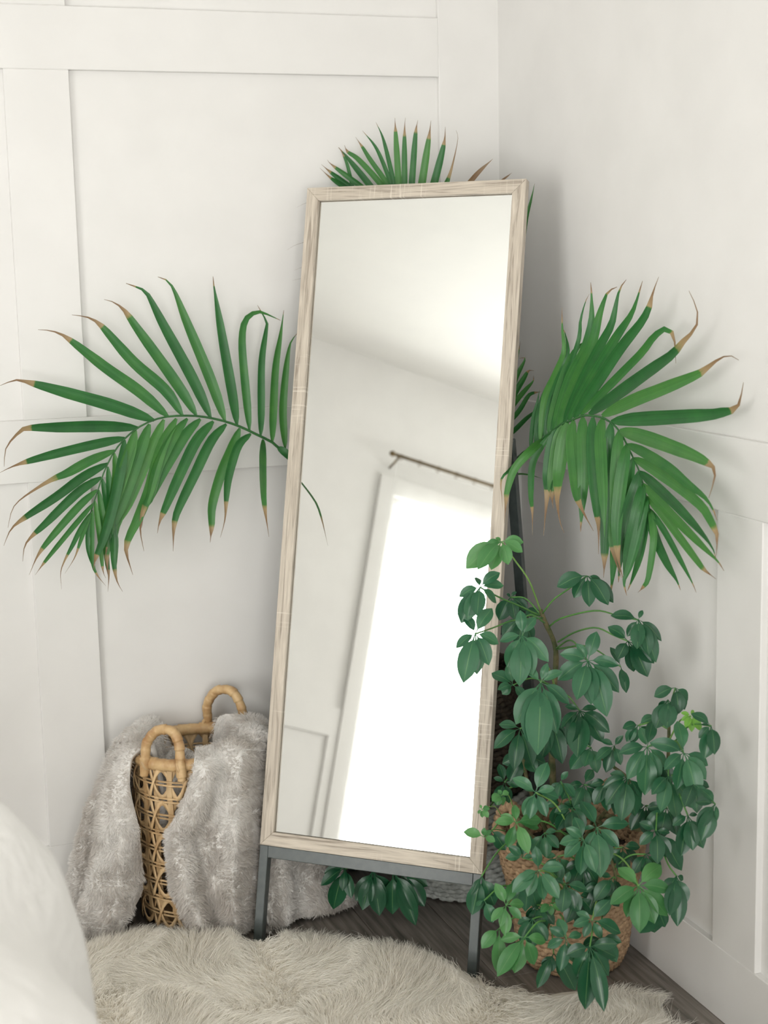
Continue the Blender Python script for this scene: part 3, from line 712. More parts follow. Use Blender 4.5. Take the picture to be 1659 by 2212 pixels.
# ------------------------------------------------------------------ sheepskin rug
outl = V([(-1.75, -.42), (-1.45, -.33), (-1.16, -.325), (-1.04, -.30), (-.95, -.335), (-.86, -.395), (-.79, -.43), (-.70, -.475), (-.62, -.53), (-.52, -.60), (-.44, -.72), (-.38, -.83), (-.30, -.93), (-.20, -.945), (-.13, -1.0), (-.125, -1.10), (-.2, -1.32), (-.45, -1.5), (-.8, -1.52), (-1.2, -1.46), (-1.55, -1.3), (-1.78, -1.0), (-1.84, -.7)])
oc = smooth_path([tuple(p)+(0,) for p in outl]+[tuple(outl[0])+(0,)], 160)[:-1, :2]
def inside(P, poly):
    x, y = P[:, 0], P[:, 1]; r = np.zeros(len(P), bool); j = len(poly)-1
    for i in range(len(poly)):
        xi, yi, xj, yj = poly[i][0], poly[i][1], poly[j][0], poly[j][1]
        c = ((yi > y) != (yj > y)) & (x < (xj-xi)*(y-yi)/(yj-yi+1e-12)+xi); r ^= c; j = i
    return r
cen = oc.mean(0); nR = len(oc)
rvs = [(cen[0], cen[1], .042)]+[(cen[0]+(p[0]-cen[0])*k, cen[1]+(p[1]-cen[1])*k, z) for k, z in ((.5, .042), (.93, .042), (1.0, .004)) for p in oc]
rfs = [(0, 1+i, 1+(i+1) % nR) for i in range(nR)]+[(1+b*nR+i, 1+(b+1)*nR+i, 1+(b+1)*nR+(i+1) % nR, 1+b*nR+(i+1) % nR) for b in (0, 1) for i in range(nR)]
rug = tag(mesh('sheepskin_rug', rvs, rfs, MAT['rug_skin']), 'fluffy cream long haired sheepskin rug on the wood floor', 'rug')
lo_, hi_ = oc.min(0), oc.max(0)
pts = lo_+(hi_-lo_)*RNG.random((230000, 2)); pts = pts[inside(pts, oc)]
near = (pts[:, 0] > -1.35) & (pts[:, 1] > -1.25)        # the part the photograph shows gets the dense pile
pts = pts[near | (RNG.random(len(pts)) < .45)][:120000]
dist = np.full(len(pts), 9.0)
for p in oc[::2]: dist = np.minimum(dist, np.hypot(pts[:, 0]-p[0], pts[:, 1]-p[1]))
roots = np.column_stack([pts, np.clip(dist*.5, .004, .040)])
# keep strands off the duvet's floor footprint and the mirror legs
q3 = np.column_stack([pts*5.5, np.zeros(len(pts))])
ang = vnoise(q3+3)*9.0
out2 = (pts-cen)/np.maximum(np.linalg.norm(pts-cen, axis=1), 1e-6)[:, None]
lean = np.column_stack([np.cos(ang)*.9+out2[:, 0]*.55, np.sin(ang)*.9+out2[:, 1]*.55, np.zeros(len(pts))])
gid = np.floor((pts+.02*np.column_stack([np.sin(pts[:, 1]*150), np.cos(pts[:, 0]*130)])*.35)/.0125).astype(int)
_, cid = np.unique(gid[:, 0]*100003+gid[:, 1], return_inverse=True)
nz = np.column_stack([np.zeros((len(pts), 2)), np.ones(len(pts))])
strands('pile', roots, nz, .054, .0016, 6, MAT['rug_fur'], rug, lean, .75, .16, 41, .75, (cid, .62))

# ------------------------------------------------------------------ white quilted bedding in the foreground
dz_ = [0, .3, .58, .725, .835, .925, .975, 1.01]; dd_ = [.305, .29, .268, .245, .21, .145, .07, -.04]
nz_, npn = 46, 150
xa, xb, ya, yb = -1.72, -1.553, -3.0, -1.95
v, f = [], []
zz = np.concatenate([np.linspace(0.0, .925, 34), np.linspace(.93, 1.01, 12)])
for i, z in enumerate(zz):
    d = np.interp(z, dz_, dd_)
    for j in range(npn):
        t = 2*math.pi*j/npn; c, s = math.cos(t), math.sin(t)
        px_, py_ = (xb if c > 0 else xa), (yb if s > 0 else ya)
        k = abs(c)**.6*np.sign(c), abs(s)**.6*np.sign(s)
        w = d+.022*math.sin(7*t+2*z)+.016*math.sin(13*t+5*z+1)+.05*(float(vnoise(V([c*2.2+5, s*2.2+5, z*3.5])))-.5)
        nn = nrm((k[0], k[1], 0))
        # walk along the straight sides so that the plan is a rounded rectangle
        X = V([ (xa+xb)/2+(xb-xa)/2*max(-1, min(1, c*1.45)), (ya+yb)/2+(yb-ya)/2*max(-1, min(1, s*1.45)), z])+V([c, s, 0])*w
        X[0] += .15*(X[1]+1.75)                 # the bed stands a little askew
        v.append(X)
for i in range(len(zz)-1):
    for j in range(npn): f.append((i*npn+j, i*npn+(j+1) % npn, (i+1)*npn+(j+1) % npn, (i+1)*npn+j))
v.append(V([(xa+xb)/2+.15*((ya+yb)/2+1.75), (ya+yb)/2, 1.03])); n0 = (len(zz)-1)*npn
for j in range(npn): f.append((n0+j, n0+(j+1) % npn, len(v)-1))
tag(mesh('quilted_bedding', v, f, MAT['quilt']), 'white quilted bedding draped to the floor beside the fluffy rug', 'bedding')

# ------------------------------------------------------------------ leaves
def blade(path, width, prof, nacross=2, normal=None, cup=.18, dry0=2.0, name='leaflet', mat=None, parent=None, n=12, twist=0.0, seed=0):
    P = smooth_path(path, n); T = tangents(P); s = np.linspace(0, 1, n)
    N = V(normal, float)*np.ones((n, 1)); B = np.cross(T, N); B /= np.maximum(np.linalg.norm(B, axis=1), 1e-9)[:, None]; Nn = np.cross(B, T)
    if twist:
        a = twist*s**1.5; B, Nn = B*np.cos(a)[:, None]+Nn*np.sin(a)[:, None], Nn*np.cos(a)[:, None]-B*np.sin(a)[:, None]
    w = np.interp(s, [p[0] for p in prof], [p[1] for p in prof])*width/2
    cs = np.linspace(-1, 1, 2*nacross+1)
    v = P[:, None, :]+cs[None, :, None]*w[:, None, None]*B[:, None, :]+(cup*(np.abs(cs)[None, :, None]-.5)*w[:, None, None])*Nn[:, None, :]
    m = len(cs); f = [(i*m+j, i*m+j+1, (i+1)*m+j+1, (i+1)*m+j) for i in range(n-1) for j in range(m-1)]
    uv = np.stack([np.broadcast_to(cs[None, :]*.5+.5, (n, m)), np.broadcast_to(s[:, None], (n, m))], 2).reshape(-1, 2)
    L = .45
    dry = np.clip((s-dry0)/max(.02, 1-dry0)*.45+.5, 0, 1) if dry0 < 1 else np.zeros(n)
    dry = np.where(s < dry0-.03, 0, dry); uv = uv+V([0, seed*3.7])
    return mesh(name, v.reshape(-1, 3), f, mat, parent, uv=uv, attr={'dry': np.repeat(dry, m)})
PALMP = [(0, .22), (.05, .62), (.14, .92), (.3, 1.0), (.55, .9), (.7, .72), (.82, .42), (.9, .2), (1, .04)]
UMBP = [(0, .05), (.16, .06), (.22, .30), (.34, .72), (.52, 1.0), (.7, .95), (.84, .66), (.93, .32), (1, .03)]
def palm_prof(d):
    if d >= .9 or d < .2: return PALMP
    return [(0, .22), (.05, .62), (.14, .92), (.30, 1.0), (d*.75, .88), (d-.03, .62), (d+.02, .46), (d+(1-d)*.3, .24), (d+(1-d)*.6, .10), (1, .03)]
MPX = F/3.3                                              # photo pixels per metre near the plants

# palm -------------------------------------------------------------
palm = thing('palm_plant', 'potted palm with long arching feathery fronds spreading behind the mirror', 'plant', (GC[0], GC[1], .5))
def lp(px, py, off=0.0):                    # left frond: a sheet a little in front of the batten wall
    y = np.interp(px, [0, 200, 620, 700], [-.17, -.15, -.085, -.07])
    P = on_plane(px, py, (0, 1, 0), min(y+off, -.022)); return P
def rp_(px, py, off=0.0):                   # right frond: runs forward along the other wall
    x = np.interp(px, [1080, 1130, 1230, 1400, 1560, 1610], [-.17, -.15, -.12, -.085, -.055, -.05])
    return on_plane(px, py, (1, 0, 0), min(x+off, -.02))
TN = nrm((.665, .747, 0)); TD = V([-.20, -.20, 0])@TN
def tp_(px, py, off=0.0):                   # top frond: in the corner behind the mirror
    q = ray(px, py); t = (TD+off-TN@CAM)/(TN@q); return CAM+q*min(t, wall_t(q, .02))
def frond(pts, fn, leaves, base3, nrmv, rw, up_off, dn_off, mat=MAT['palm'], label=None):
    R3 = [V(b, float) for b in base3]+[fn(*p) for p in pts]
    P = smooth_path(R3, 60); s = np.linspace(0, 1, 60)
    fr = tube('frond', P, rw*(1-.78*s), MAT['stalk_palm'], palm, 7)
    for k, (lf, wpx, dry) in enumerate(leaves):
        lf = [V(p, float) for p in lf]; n = len(lf)
        up = lf[-1][1] < lf[0][1]
        tot = (up_off if up else dn_off)*(.6+.8*((k*37) % 10)/10)
        Q = [fn(p[0], p[1], tot*math.sin(i/(n-1)*math.pi/2)) for i, p in enumerate(lf)]
        blade(Q, wpx/MPX*1.06, palm_prof(dry), 2, nrm(nrmv+V([0, .0, .12*math.sin(k*2.1)])), cup=.35, dry0=dry, mat=mat, parent=fr, n=20, seed=k)
LR = [(632, 994), (620, 985), (589, 956), (563, 943), (537, 930), (512, 919), (485, 910), (455, 903), (424, 898.6), (394, 898), (362, 900), (330, 908), (298, 924), (270, 947), (248, 974), (232, 1003), (220, 1032), (212, 1058), (202, 1087), (196, 1107)]
LL = [([(616, 968), (611, 879), (624, 754), (642, 720)], 19, .97), ([(588, 956), (590, 891), (595, 795), (606, 723), (613, 670)], 19, .97),
 ([(563, 942), (564, 891), (565, 783), (575, 711), (575, 694), (556, 659)], 18, .95), ([(539, 929), (534, 879), (524, 771), (523, 723), (529, 694), (543, 679), (563, 674), (606, 692)], 20, .97),
 ([(512, 918), (500, 843), (481, 735), (463, 624), (460, 597)], 24, .93), ([(486, 909), (454, 819), (404, 698), (370, 616), (341, 598)], 25, .95),
 ([(455, 902), (416, 819), (355, 706), (319, 636), (307, 625), (272, 612)], 26, .93), ([(424, 897), (384, 833), (300, 715), (275, 679), (263, 665), (246, 653), (225, 647)], 26, .80),
 ([(394, 897), (357, 843), (289, 783), (229, 715), (210, 696), (188, 685), (155, 680)], 26, .77), ([(363, 900), (301, 846), (229, 795), (157, 739), (130, 721), (106, 714), (82, 712)], 26, .77),
 ([(333, 908), (241, 876), (145, 849), (65, 827), (34, 821), (0, 833)], 28, .78), ([(298, 924), (217, 921), (121, 923), (70, 924), (48, 928), (14, 966), (9, 1008)], 25, .68),
 ([(270, 946), (205, 960), (121, 980), (55, 998), (24, 1009), (0, 1021)], 21, .79), ([(248, 973), (193, 996), (145, 1022), (116, 1034), (84, 1052), (43, 1080), (26, 1102), (17, 1140)], 21, .5),
 ([(233, 1001), (181, 1029), (121, 1073), (55, 1117), (24, 1143), (8, 1179)], 21, .75), ([(219, 1031), (169, 1063), (96, 1133), (67, 1160), (53, 1181), (49, 1213)], 20, .72),
 ([(210, 1058), (169, 1095), (104, 1169), (80, 1203), (63, 1242)], 17, .74), ([(202, 1087), (154, 1143), (101, 1208), (76, 1242)], 12, .84), ([(196, 1107), (174, 1143), (157, 1177), (140, 1210), (131, 1237), (133, 1273)], 11, .58), ([(196, 1107), (181, 1148), (172, 1174), (161, 1205), (140, 1239)], 10, .58),
 ([(196, 1107), (190, 1145), (190, 1184), (200, 1222), (205, 1237)], 10, .82), ([(200, 1102), (199, 1157), (200, 1215), (210, 1242), (229, 1266)], 10, .78), ([(205, 1082), (215, 1157), (222, 1230), (229, 1249)], 12, .84),
 ([(213, 1058), (224, 1133), (231, 1213), (235, 1242), (233, 1278)], 15, .78), ([(221, 1034), (236, 1109), (243, 1157), (246, 1217), (253, 1256), (265, 1278)], 17, .8), ([(233, 1008), (237, 1061), (241, 1121), (249, 1169), (248, 1225), (252, 1256)], 16, .86),
 ([(247, 979), (251, 1025), (243, 1097), (231, 1193), (235, 1256)], 20, .8), ([(269, 950), (263, 1000), (246, 1085), (224, 1164), (207, 1203), (202, 1230)], 23, .88), ([(293, 929), (277, 988), (246, 1085), (222, 1157), (207, 1196), (205, 1218)], 27, .92),
 ([(323, 916), (301, 976), (272, 1061), (241, 1143), (231, 1181), (228, 1201)], 29, .93), ([(354, 906), (321, 981), (277, 1085), (253, 1128), (247, 1181), (248, 1227)], 26, .95),
 ([(381, 904), (350, 964), (321, 1061), (294, 1128), (280, 1157), (272, 1189), (287, 1242)], 26, .8), ([(405, 904), (376, 940), (340, 1013), (325, 1073), (311, 1097), (303, 1143), (311, 1191)], 24, .7), ([(433, 905), (400, 940), (352, 1020), (328, 1068), (312, 1100), (306, 1140)], 24, .8),
 ([(461, 910), (424, 952), (388, 1025), (359, 1092), (345, 1126), (340, 1152)], 25, .84), ([(489, 916), (456, 952), (420, 1025), (386, 1097), (376, 1133), (374, 1191)], 24, .8), ([(518, 925), (499, 972), (475, 1029), (458, 1092), (457, 1136), (454, 1172)], 24, .87),
 ([(542, 937), (514, 964), (494, 1029), (489, 1073), (486, 1121), (476, 1161)], 20, .68), ([(600, 966), (614, 976), (640, 1000), (662, 1044)], 19, 2)]
frond(LR, lp, LL, [(-.215, -.225, .5), (-.26, -.19, .72), (-.40, -.13, .93), (-.52, -.10, 1.03)], V([.05, -1, .12]), .0062, .045, -.03)
Q = [lp(569, 949)]+[CAM+ray(*p)*t for *p, t in ((567, 985, 3.56), (568, 1049, 3.465), (571, 1092, 3.435), (581, 1160, 3.415))]
blade(Q, 20/MPX, palm_prof(.8), 2, nrm((.05, -1, .1)), cup=.35, dry0=.8, mat=MAT['palm'], parent=palm.children[-1], n=20, seed=91)
RR = [(1116, 992), (1152, 965), (1176, 945), (1196, 930), (1214, 916), (1230, 910), (1252, 900), (1270, 897), (1288, 899), (1306, 904), (1320, 913), (1338, 931), (1354, 960), (1368, 990), (1381, 1018), (1389, 1045), (1396, 1072), (1402, 1100)]
RL = [([(1402, 1100), (1414, 1156), (1438, 1211), (1461, 1252), (1470, 1275)], 18, .94), ([(1402, 1098), (1434, 1145), (1465, 1201), (1494, 1256), (1504, 1280)], 12, .92), ([(1396, 1072), (1430, 1109), (1465, 1156), (1506, 1211), (1522, 1231), (1547, 1251)], 16, .86),
 ([(1389, 1045), (1424, 1084), (1475, 1137), (1526, 1188), (1551, 1213), (1564, 1233)], 18, .93), ([(1381, 1018), (1414, 1047), (1465, 1096), (1516, 1152), (1539, 1184), (1547, 1207)], 19, .97), ([(1369, 990), (1403, 1008), (1465, 1051), (1516, 1094), (1537, 1129), (1549, 1156), (1547, 1200)], 21, .86),
 ([(1354, 960), (1387, 975), (1444, 1010), (1485, 1045), (1522, 1074), (1541, 1102), (1549, 1125)], 20, .93), ([(1338, 930), (1383, 942), (1444, 963), (1506, 988), (1539, 1008), (1545, 1020), (1541, 1043), (1531, 1076)], 28, .77),
 ([(1320, 911), (1365, 906), (1451, 901), (1538, 895), (1570, 888), (1590, 883), (1599, 863), (1606, 826)], 28, .82), ([(1300, 898), (1365, 867), (1430, 841), (1484, 819), (1516, 804), (1538, 786), (1560, 772), (1577, 768), (1596, 778)], 26, .74),
 ([(1272, 895), (1300, 876), (1343, 845), (1397, 806), (1451, 767), (1473, 741), (1495, 718), (1508, 692), (1503, 661), (1488, 628)], 26, .7), ([(1255, 897), (1300, 850), (1343, 806), (1387, 761), (1408, 733), (1430, 713), (1443, 713), (1456, 728), (1460, 785)], 17, .83),
 ([(1240, 903), (1300, 813), (1343, 750), (1387, 694), (1404, 659), (1410, 633), (1423, 598)], 23, .83), ([(1228, 908), (1280, 815), (1332, 728), (1365, 677), (1382, 627), (1388, 607)], 23, .93), ([(1218, 913), (1262, 815), (1296, 748), (1321, 701), (1331, 656), (1339, 624), (1353, 604)], 21, .92),
 ([(1206, 922), (1240, 836), (1276, 752), (1294, 684), (1306, 647), (1315, 629), (1333, 620)], 24, .9), ([(1196, 930), (1232, 819), (1262, 760), (1277, 701), (1278, 642), (1276, 610)], 24, .93), ([(1186, 938), (1215, 828), (1237, 769), (1252, 747), (1267, 740), (1276, 738)], 24, 2), ([(1190, 930), (1222, 822), (1250, 735), (1254, 693), (1264, 654), (1273, 635)], 12, .93),
 ([(1176, 945), (1192, 861), (1218, 794), (1224, 777), (1227, 752), (1220, 718), (1215, 708)], 16, .95), ([(1166, 955), (1176, 862), (1198, 811), (1218, 760), (1215, 715), (1214, 684), (1214, 664)], 14, .9), ([(1156, 962), (1163, 900), (1170, 868), (1188, 828), (1210, 806), (1225, 774)], 12, .97), ([(1146, 970), (1152, 905), (1160, 872), (1166, 840)], 10, .97), ([(1180, 942), (1205, 850), (1240, 775)], 22, 2), ([(1160, 960), (1185, 870), (1212, 806)], 20, 2),
 ([(1402, 1100), (1408, 1119), (1412, 1166), (1401, 1246), (1391, 1266), (1378, 1280)], 14, .88), ([(1397, 1075), (1395, 1125), (1383, 1197), (1367, 1248), (1355, 1277)], 16, .92), ([(1395, 1072), (1391, 1094), (1375, 1166), (1358, 1227), (1348, 1256), (1354, 1287)], 20, .92), ([(1389, 1045), (1383, 1072), (1371, 1125), (1352, 1207), (1347, 1256)], 22, .95),
 ([(1381, 1018), (1373, 1053), (1352, 1125), (1340, 1207), (1336, 1258)], 25, .95), ([(1368, 990), (1362, 1012), (1348, 1084), (1332, 1166), (1322, 1258), (1318, 1289)], 26, .92), ([(1354, 960), (1350, 988), (1340, 1053), (1332, 1135), (1336, 1207), (1348, 1258)], 26, .74), ([(1338, 930), (1336, 957), (1332, 1022), (1330, 1104), (1324, 1182), (1342, 1248)], 26, .78),
 ([(1320, 913), (1317, 945), (1311, 1022), (1309, 1104), (1306, 1203), (1304, 1248)], 26, .86), ([(1302, 903), (1297, 940), (1300, 1010), (1304, 1090), (1306, 1160)], 24, 2), ([(1281, 901), (1279, 941), (1281, 1005), (1290, 1108), (1293, 1140), (1293, 1197)], 25, .72), ([(1259, 901), (1259, 941), (1261, 1023), (1256, 1113), (1254, 1149)], 26, .92),
 ([(1239, 908), (1235, 950), (1243, 1041), (1248, 1077), (1262, 1110), (1282, 1147)], 25, .68), ([(1226, 912), (1217, 950), (1207, 1023), (1205, 1050), (1204, 1086), (1210, 1128), (1219, 1151)], 29, .6), ([(1207, 925), (1196, 950), (1185, 1023), (1183, 1059), (1178, 1113), (1174, 1157)], 28, .58), ([(1216, 918), (1207, 950), (1195, 1023), (1192, 1060), (1195, 1100)], 26, .8),
 ([(1189, 938), (1167, 968), (1150, 1005), (1147, 1068), (1150, 1104), (1150, 1157)], 15, .72)]
frond(RR, rp_, RL, [(-.195, -.235, .5), (-.17, -.25, .75), (-.16, -.29, .97)], nrm((-.62, -.75, .15)), .0062, .025, -.035)
# the leaflet that hangs forward over the mirror's edge
fr_ = palm.children[-1]
for lf, wpx, dry in (([(1174, 949), (1143, 977), (1111, 1014), (1096, 1059), (1093, 1084), (1089, 1131)], 19, .76), ([(1130, 985), (1098, 1018), (1084, 1032), (1082, 1055), (1084, 1068), (1086, 1104)], 8, .7)):
    Q = []
    for i, p in enumerate(lf):
        P = rp_(*p); k = i/(len(lf)-1)
        q = ray(*p); tm = ((MO-CAM)@mn)/(q@mn)
        t0 = (P-CAM)@FW; t = t0+(min(t0, tm-.05)-t0)*(0, .92, 1, 1, 1, 1)[i]; Q.append(CAM+q*t)
    blade(Q, wpx/MPX, palm_prof(dry), 2, nrm((-.5, -.85, .1)), cup=.35, dry0=dry, mat=MAT['palm'], parent=fr_, n=20, seed=77)
TL = [([(760, 415), (741, 402), (714, 384), (691, 363)], 12, .62), ([(775, 418), (751, 400), (714, 372), (694, 355)], 13, .75), ([(800, 420), (775, 399), (718, 357), (707, 345)], 13, .8), ([(768, 420), (761, 400), (750, 355), (738, 328), (731, 319)], 9, .8),
 ([(822, 430), (798, 399), (751, 341), (738, 326), (731, 318)], 15, .92), ([(840, 430), (822, 397), (775, 345), (751, 328), (744, 313)], 14, .88), ([(848, 430), (836, 397), (800, 345), (785, 321), (768, 296)], 12, .84), ([(852, 430), (844, 396), (815, 324), (783, 282)], 10, .92), ([(857, 432), (851, 396), (829, 304), (812, 264)], 11, .94),
 ([(862, 440), (861, 395), (854, 274), (853, 254)], 15, .84), ([(874, 445), (874, 395), (874, 281), (876, 254)], 14, .8), ([(886, 445), (890, 394), (898, 287), (903, 259)], 15, .86), ([(902, 450), (912, 394), (927, 294), (931, 260)], 18, .8), ([(922, 450), (939, 392), (959, 311), (962, 274)], 18, .78), ([(942, 455), (967, 390), (977, 358), (989, 301), (985, 281)], 16, .42),
 ([(985, 430), (1020, 388), (1038, 368), (1065, 343)], 12, .05), ([(1070, 400), (1092, 384), (1106, 373)], 5, .05), ([(1128, 540), (1134, 496), (1139, 464), (1148, 428), (1155, 396)], 8, .97),
 ([(730, 425), (690, 432), (660, 439), (641, 448)], 5, .3), ([(730, 520), (690, 515), (655, 524), (637, 530), (620, 540)], 5, .3), ([(730, 575), (690, 570), (655, 577), (636, 584)], 5, .3), ([(735, 600), (690, 598), (650, 602), (632, 606)], 5, .3)]
frond([(905, 900), (890, 700), (878, 560), (868, 480), (850, 440), (815, 428), (770, 430)], tp_, TL, [(-.205, -.225, .5), (-.215, -.22, .75)], nrm((-.5, -.85, .05)), .006, .0, .0)
KL = [([(1100, 870), (1114, 818), (1134, 776), (1122, 774)], 12, .9), ([(1100, 880), (1112, 850), (1131, 818), (1142, 801), (1154, 801)], 14, .82), ([(1100, 892), (1112, 870), (1136, 841), (1151, 824), (1153, 811)], 12, .9), ([(1096, 915), (1111, 900), (1125, 882), (1138, 860), (1148, 850), (1171, 846)], 11, .85), ([(1096, 942), (1111, 930), (1134, 907), (1156, 887), (1161, 876)], 11, .97), ([(1105, 830), (1119, 765), (1125, 735)], 5, .8), ([(1088, 1032), (1118, 1024), (1145, 1026), (1171, 1034)], 4, 2)]
def kp_(px, py, off=0.0):
    q = ray(px, py); n = nrm((-.665, -.747, 0)); t = (V([-.17, -.26, 0])@n-n@CAM)/(n@q); return CAM+q*min(t, wall_t(q, .02))
frond([(1040, 1120), (1075, 1000), (1088, 940), (1096, 890), (1098, 850)], kp_, KL, [(-.2, -.24, .5), (-.19, -.245, .7)], nrm((-.5, -.85, .05)), .005, .0, .0)
#PART3
# umbrella plants ---------------------------------------------------
tall = thing('umbrella_plant', 'tall umbrella plant with large drooping leaf fans rising beside the mirror', 'plant', (SB[0]-.015, SB[1], .25))
bush = thing('dwarf_umbrella_plant', 'bushy small leaved umbrella plant spilling over the seagrass basket', 'plant', (SB[0]+.01, SB[1]-.04, .25))
def dp(px, py, d):                          # a point at distance d along the view, kept in front of the walls
    q = ray(px, py); return CAM+q*min(d, wall_t(q, .018))
stems = {}
def stem(owner, key, pts, rad, mat='bark'):
    P = smooth_path(pts, 40); s = np.linspace(0, 1, 40)
    kn = 1+.16*(np.abs(np.sin(s*22))**8)
    tube('stem', P, rad*(1-.45*s)*kn, MAT[mat], owner, 9); stems.setdefault(owner.name, []).append(P)
soilz = .25; sc0 = V([SB[0]+SL[0]*.25, SB[1]+SL[1]*.25, soilz])
stem(tall, 'main', [sc0+V([-.02, .0, 0]), dp(1197, 1720, 3.32), dp(1192, 1600, 3.31), dp(1198, 1480, 3.30), dp(1200, 1400, 3.29), dp(1178, 1345, 3.28), dp(1168, 1318, 3.27)], .0085)
stem(tall, 'low', [sc0+V([-.03, .02, 0]), dp(1140, 1690, 3.34), dp(1128, 1600, 3.34)], .006)
stem(bush, 'right', [sc0+V([.03, -.02, 0]), V([-.128, -.825, .362]), dp(1392, 1790, 3.12), dp(1436, 1690, 3.05), dp(1444, 1620, 3.03), dp(1445, 1560, 3.03)], .006)
stem(bush, 'left', [sc0+V([-.05, -.05, 0]), dp(1165, 1825, 3.22), dp(1130, 1790, 3.2), dp(1115, 1760, 3.2)], .010)
stem(bush, 'front', [sc0+V([.0, -.08, 0]), dp(1250, 1810, 3.12), dp(1240, 1880, 3.07), dp(1200, 1960, 3.04), dp(1180, 2010, 3.04)], .006)
stem(bush, 'front2', [sc0+V([.03, -.06, 0]), V([-.165, -.85, .36]), V([-.185, -.93, .39]), dp(1310, 1830, 3.08), dp(1330, 1900, 3.03), dp(1300, 1980, 3.02)], .005)
stem(bush, 'mid', [sc0+V([.0, .0, 0]), dp(1310, 1750, 3.14), dp(1360, 1690, 3.12), dp(1300, 1640, 3.16)], .005)
CD = -FW
_ln = [0]
def fan(owner, c, d, tips, mat='umb', wr=.40, attach=None, via=None, kd=.35, pm='stalk', front=False, pet=.0016, droop=.10):
    """one leaf: a stalk from the nearest stem with leaflets drooping from its tip; px positions, d = distance"""
    C3 = dp(c[0], c[1], d)
    if front:
        q = ray(*c); tm = ((MO-CAM)@mn)/(q@mn); C3 = CAM+q*min(d, tm-.03)
    dC = (C3-CAM)@FW
    if attach is None:
        A = np.vstack(stems[owner.name]); w = np.linalg.norm(A-C3, axis=1)+.5*np.maximum(0, A[:, 2]-C3[2]-.02); A0 = A[np.argmin(w)]
    else:
        A0 = dp(*attach)
    L = np.linalg.norm(C3-A0)
    ctl = [A0]+([dp(*p) for p in via] if via else [(A0+C3)/2+V([0, 0, .16*L])])+[C3]
    lf = tube('leaf_stalk', smooth_path(ctl, 16), np.linspace(pet*1.25, pet, 16), MAT[pm], owner, 6)
    for k, tpt in enumerate(tips):
        tx, ty = tpt[0], tpt[1]; wk_ = tpt[2] if len(tpt) > 2 else 1.0
        _ln[0] += 1; h = (math.sin(_ln[0]*12.9898)*43758.5453) % 1
        dy = (ty-c[1])/F*dC
        dt = dC-kd*dy+(h-.5)*.035
        if owner is bush: tx, ty, wk_ = c[0]+(tx-c[0])*1.07, c[1]+(ty-c[1])*1.07, wk_*1.1
        T3 = dp(tx, ty, dt)
        if front:
            q = ray(tx, ty); tm = ((MO-CAM)@mn)/(q@mn); T3 = CAM+q*min(dt, tm-.014)
        ln = np.linalg.norm(T3-C3)
        mid = (C3+T3)/2+CD*(.09*ln)+V([0, 0, droop*ln])
        q1 = C3+(T3-C3)*.16+V([0, 0, .05*ln])+CD*.03*ln
        n = nrm(CD*.8+V([0, 0, .45])+V([(h-.5)*.7, ((h*7) % 1-.5)*.5, ((h*13) % 1-.5)*.4]))
        blade([C3, q1, mid, T3], ln*wr*wk_*(.92+.16*h), UMBP, 2, n, cup=.28, mat=MAT[mat], parent=lf, n=13, seed=_ln[0] % 50)
T, B_ = tall, bush
# tall plant
fan(T, (1083, 1170), 3.14, [(1007, 1228), (1032, 1230), (1061, 1231, 1.1), (1098, 1220, 1.15), (1129, 1193, 1.1), (1131, 1172), (1070, 1162), (1048, 1180)], 'umb_fresh', attach=(1168, 1320, 3.27), via=[(1143, 1255, 3.2), (1112, 1210, 3.16)], pm='stalk_pale', front=True, wr=.46)
fan(T, (1037, 1269), 3.12, [(992, 1289), (996, 1346), (1010, 1338), (1030, 1330, 1.1), (1072, 1303, 1.1), (1088, 1265), (1080, 1237), (1029, 1247)], 'umb', attach=(1166, 1330, 3.27), via=[(1120, 1308, 3.22), (1080, 1291, 3.17)], front=True, wr=.46)
fan(T, (1027, 1369), 3.10, [(1001, 1475), (1030, 1457), (1056, 1437, 1.1), (1077, 1391, 1.2), (1063, 1314, 1.1), (1004, 1330, 1.1), (985, 1400)], 'umb', attach=(1172, 1335, 3.27), via=[(1110, 1340, 3.2), (1063, 1357, 3.15)], front=True, wr=.42)
fan(T, (1128, 1373), 3.12, [(1124, 1318, 1.2), (1158, 1334, 1.1), (1079, 1386), (1185, 1430, 1.0), (1150, 1459), (1122, 1482), (1095, 1441)], 'umb', attach=(1176, 1345, 3.27), wr=.42)
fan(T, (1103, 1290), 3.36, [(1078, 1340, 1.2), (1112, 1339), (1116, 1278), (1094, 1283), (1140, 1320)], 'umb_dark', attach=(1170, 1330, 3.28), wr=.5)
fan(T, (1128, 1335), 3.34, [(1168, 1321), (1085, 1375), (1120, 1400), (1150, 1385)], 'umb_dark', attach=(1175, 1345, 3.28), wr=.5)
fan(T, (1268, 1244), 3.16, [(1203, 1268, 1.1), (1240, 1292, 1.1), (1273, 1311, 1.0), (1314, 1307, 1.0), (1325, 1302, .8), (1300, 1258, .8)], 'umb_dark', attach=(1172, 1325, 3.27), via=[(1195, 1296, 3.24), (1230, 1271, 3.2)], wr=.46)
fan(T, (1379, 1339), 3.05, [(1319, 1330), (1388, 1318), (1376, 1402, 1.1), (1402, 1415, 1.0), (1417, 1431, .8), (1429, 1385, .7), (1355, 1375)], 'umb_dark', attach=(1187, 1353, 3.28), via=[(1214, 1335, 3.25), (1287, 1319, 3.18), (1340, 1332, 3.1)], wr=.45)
fan(T, (1356, 1385), 3.06, [(1313, 1354), (1334, 1424, 1.2), (1369, 1451, 1.1), (1399, 1462), (1413, 1433), (1392, 1380)], 'umb_dark', attach=(1205, 1387, 3.28), via=[(1241, 1366, 3.24), (1287, 1356, 3.16), (1325, 1372, 3.1)], wr=.5)
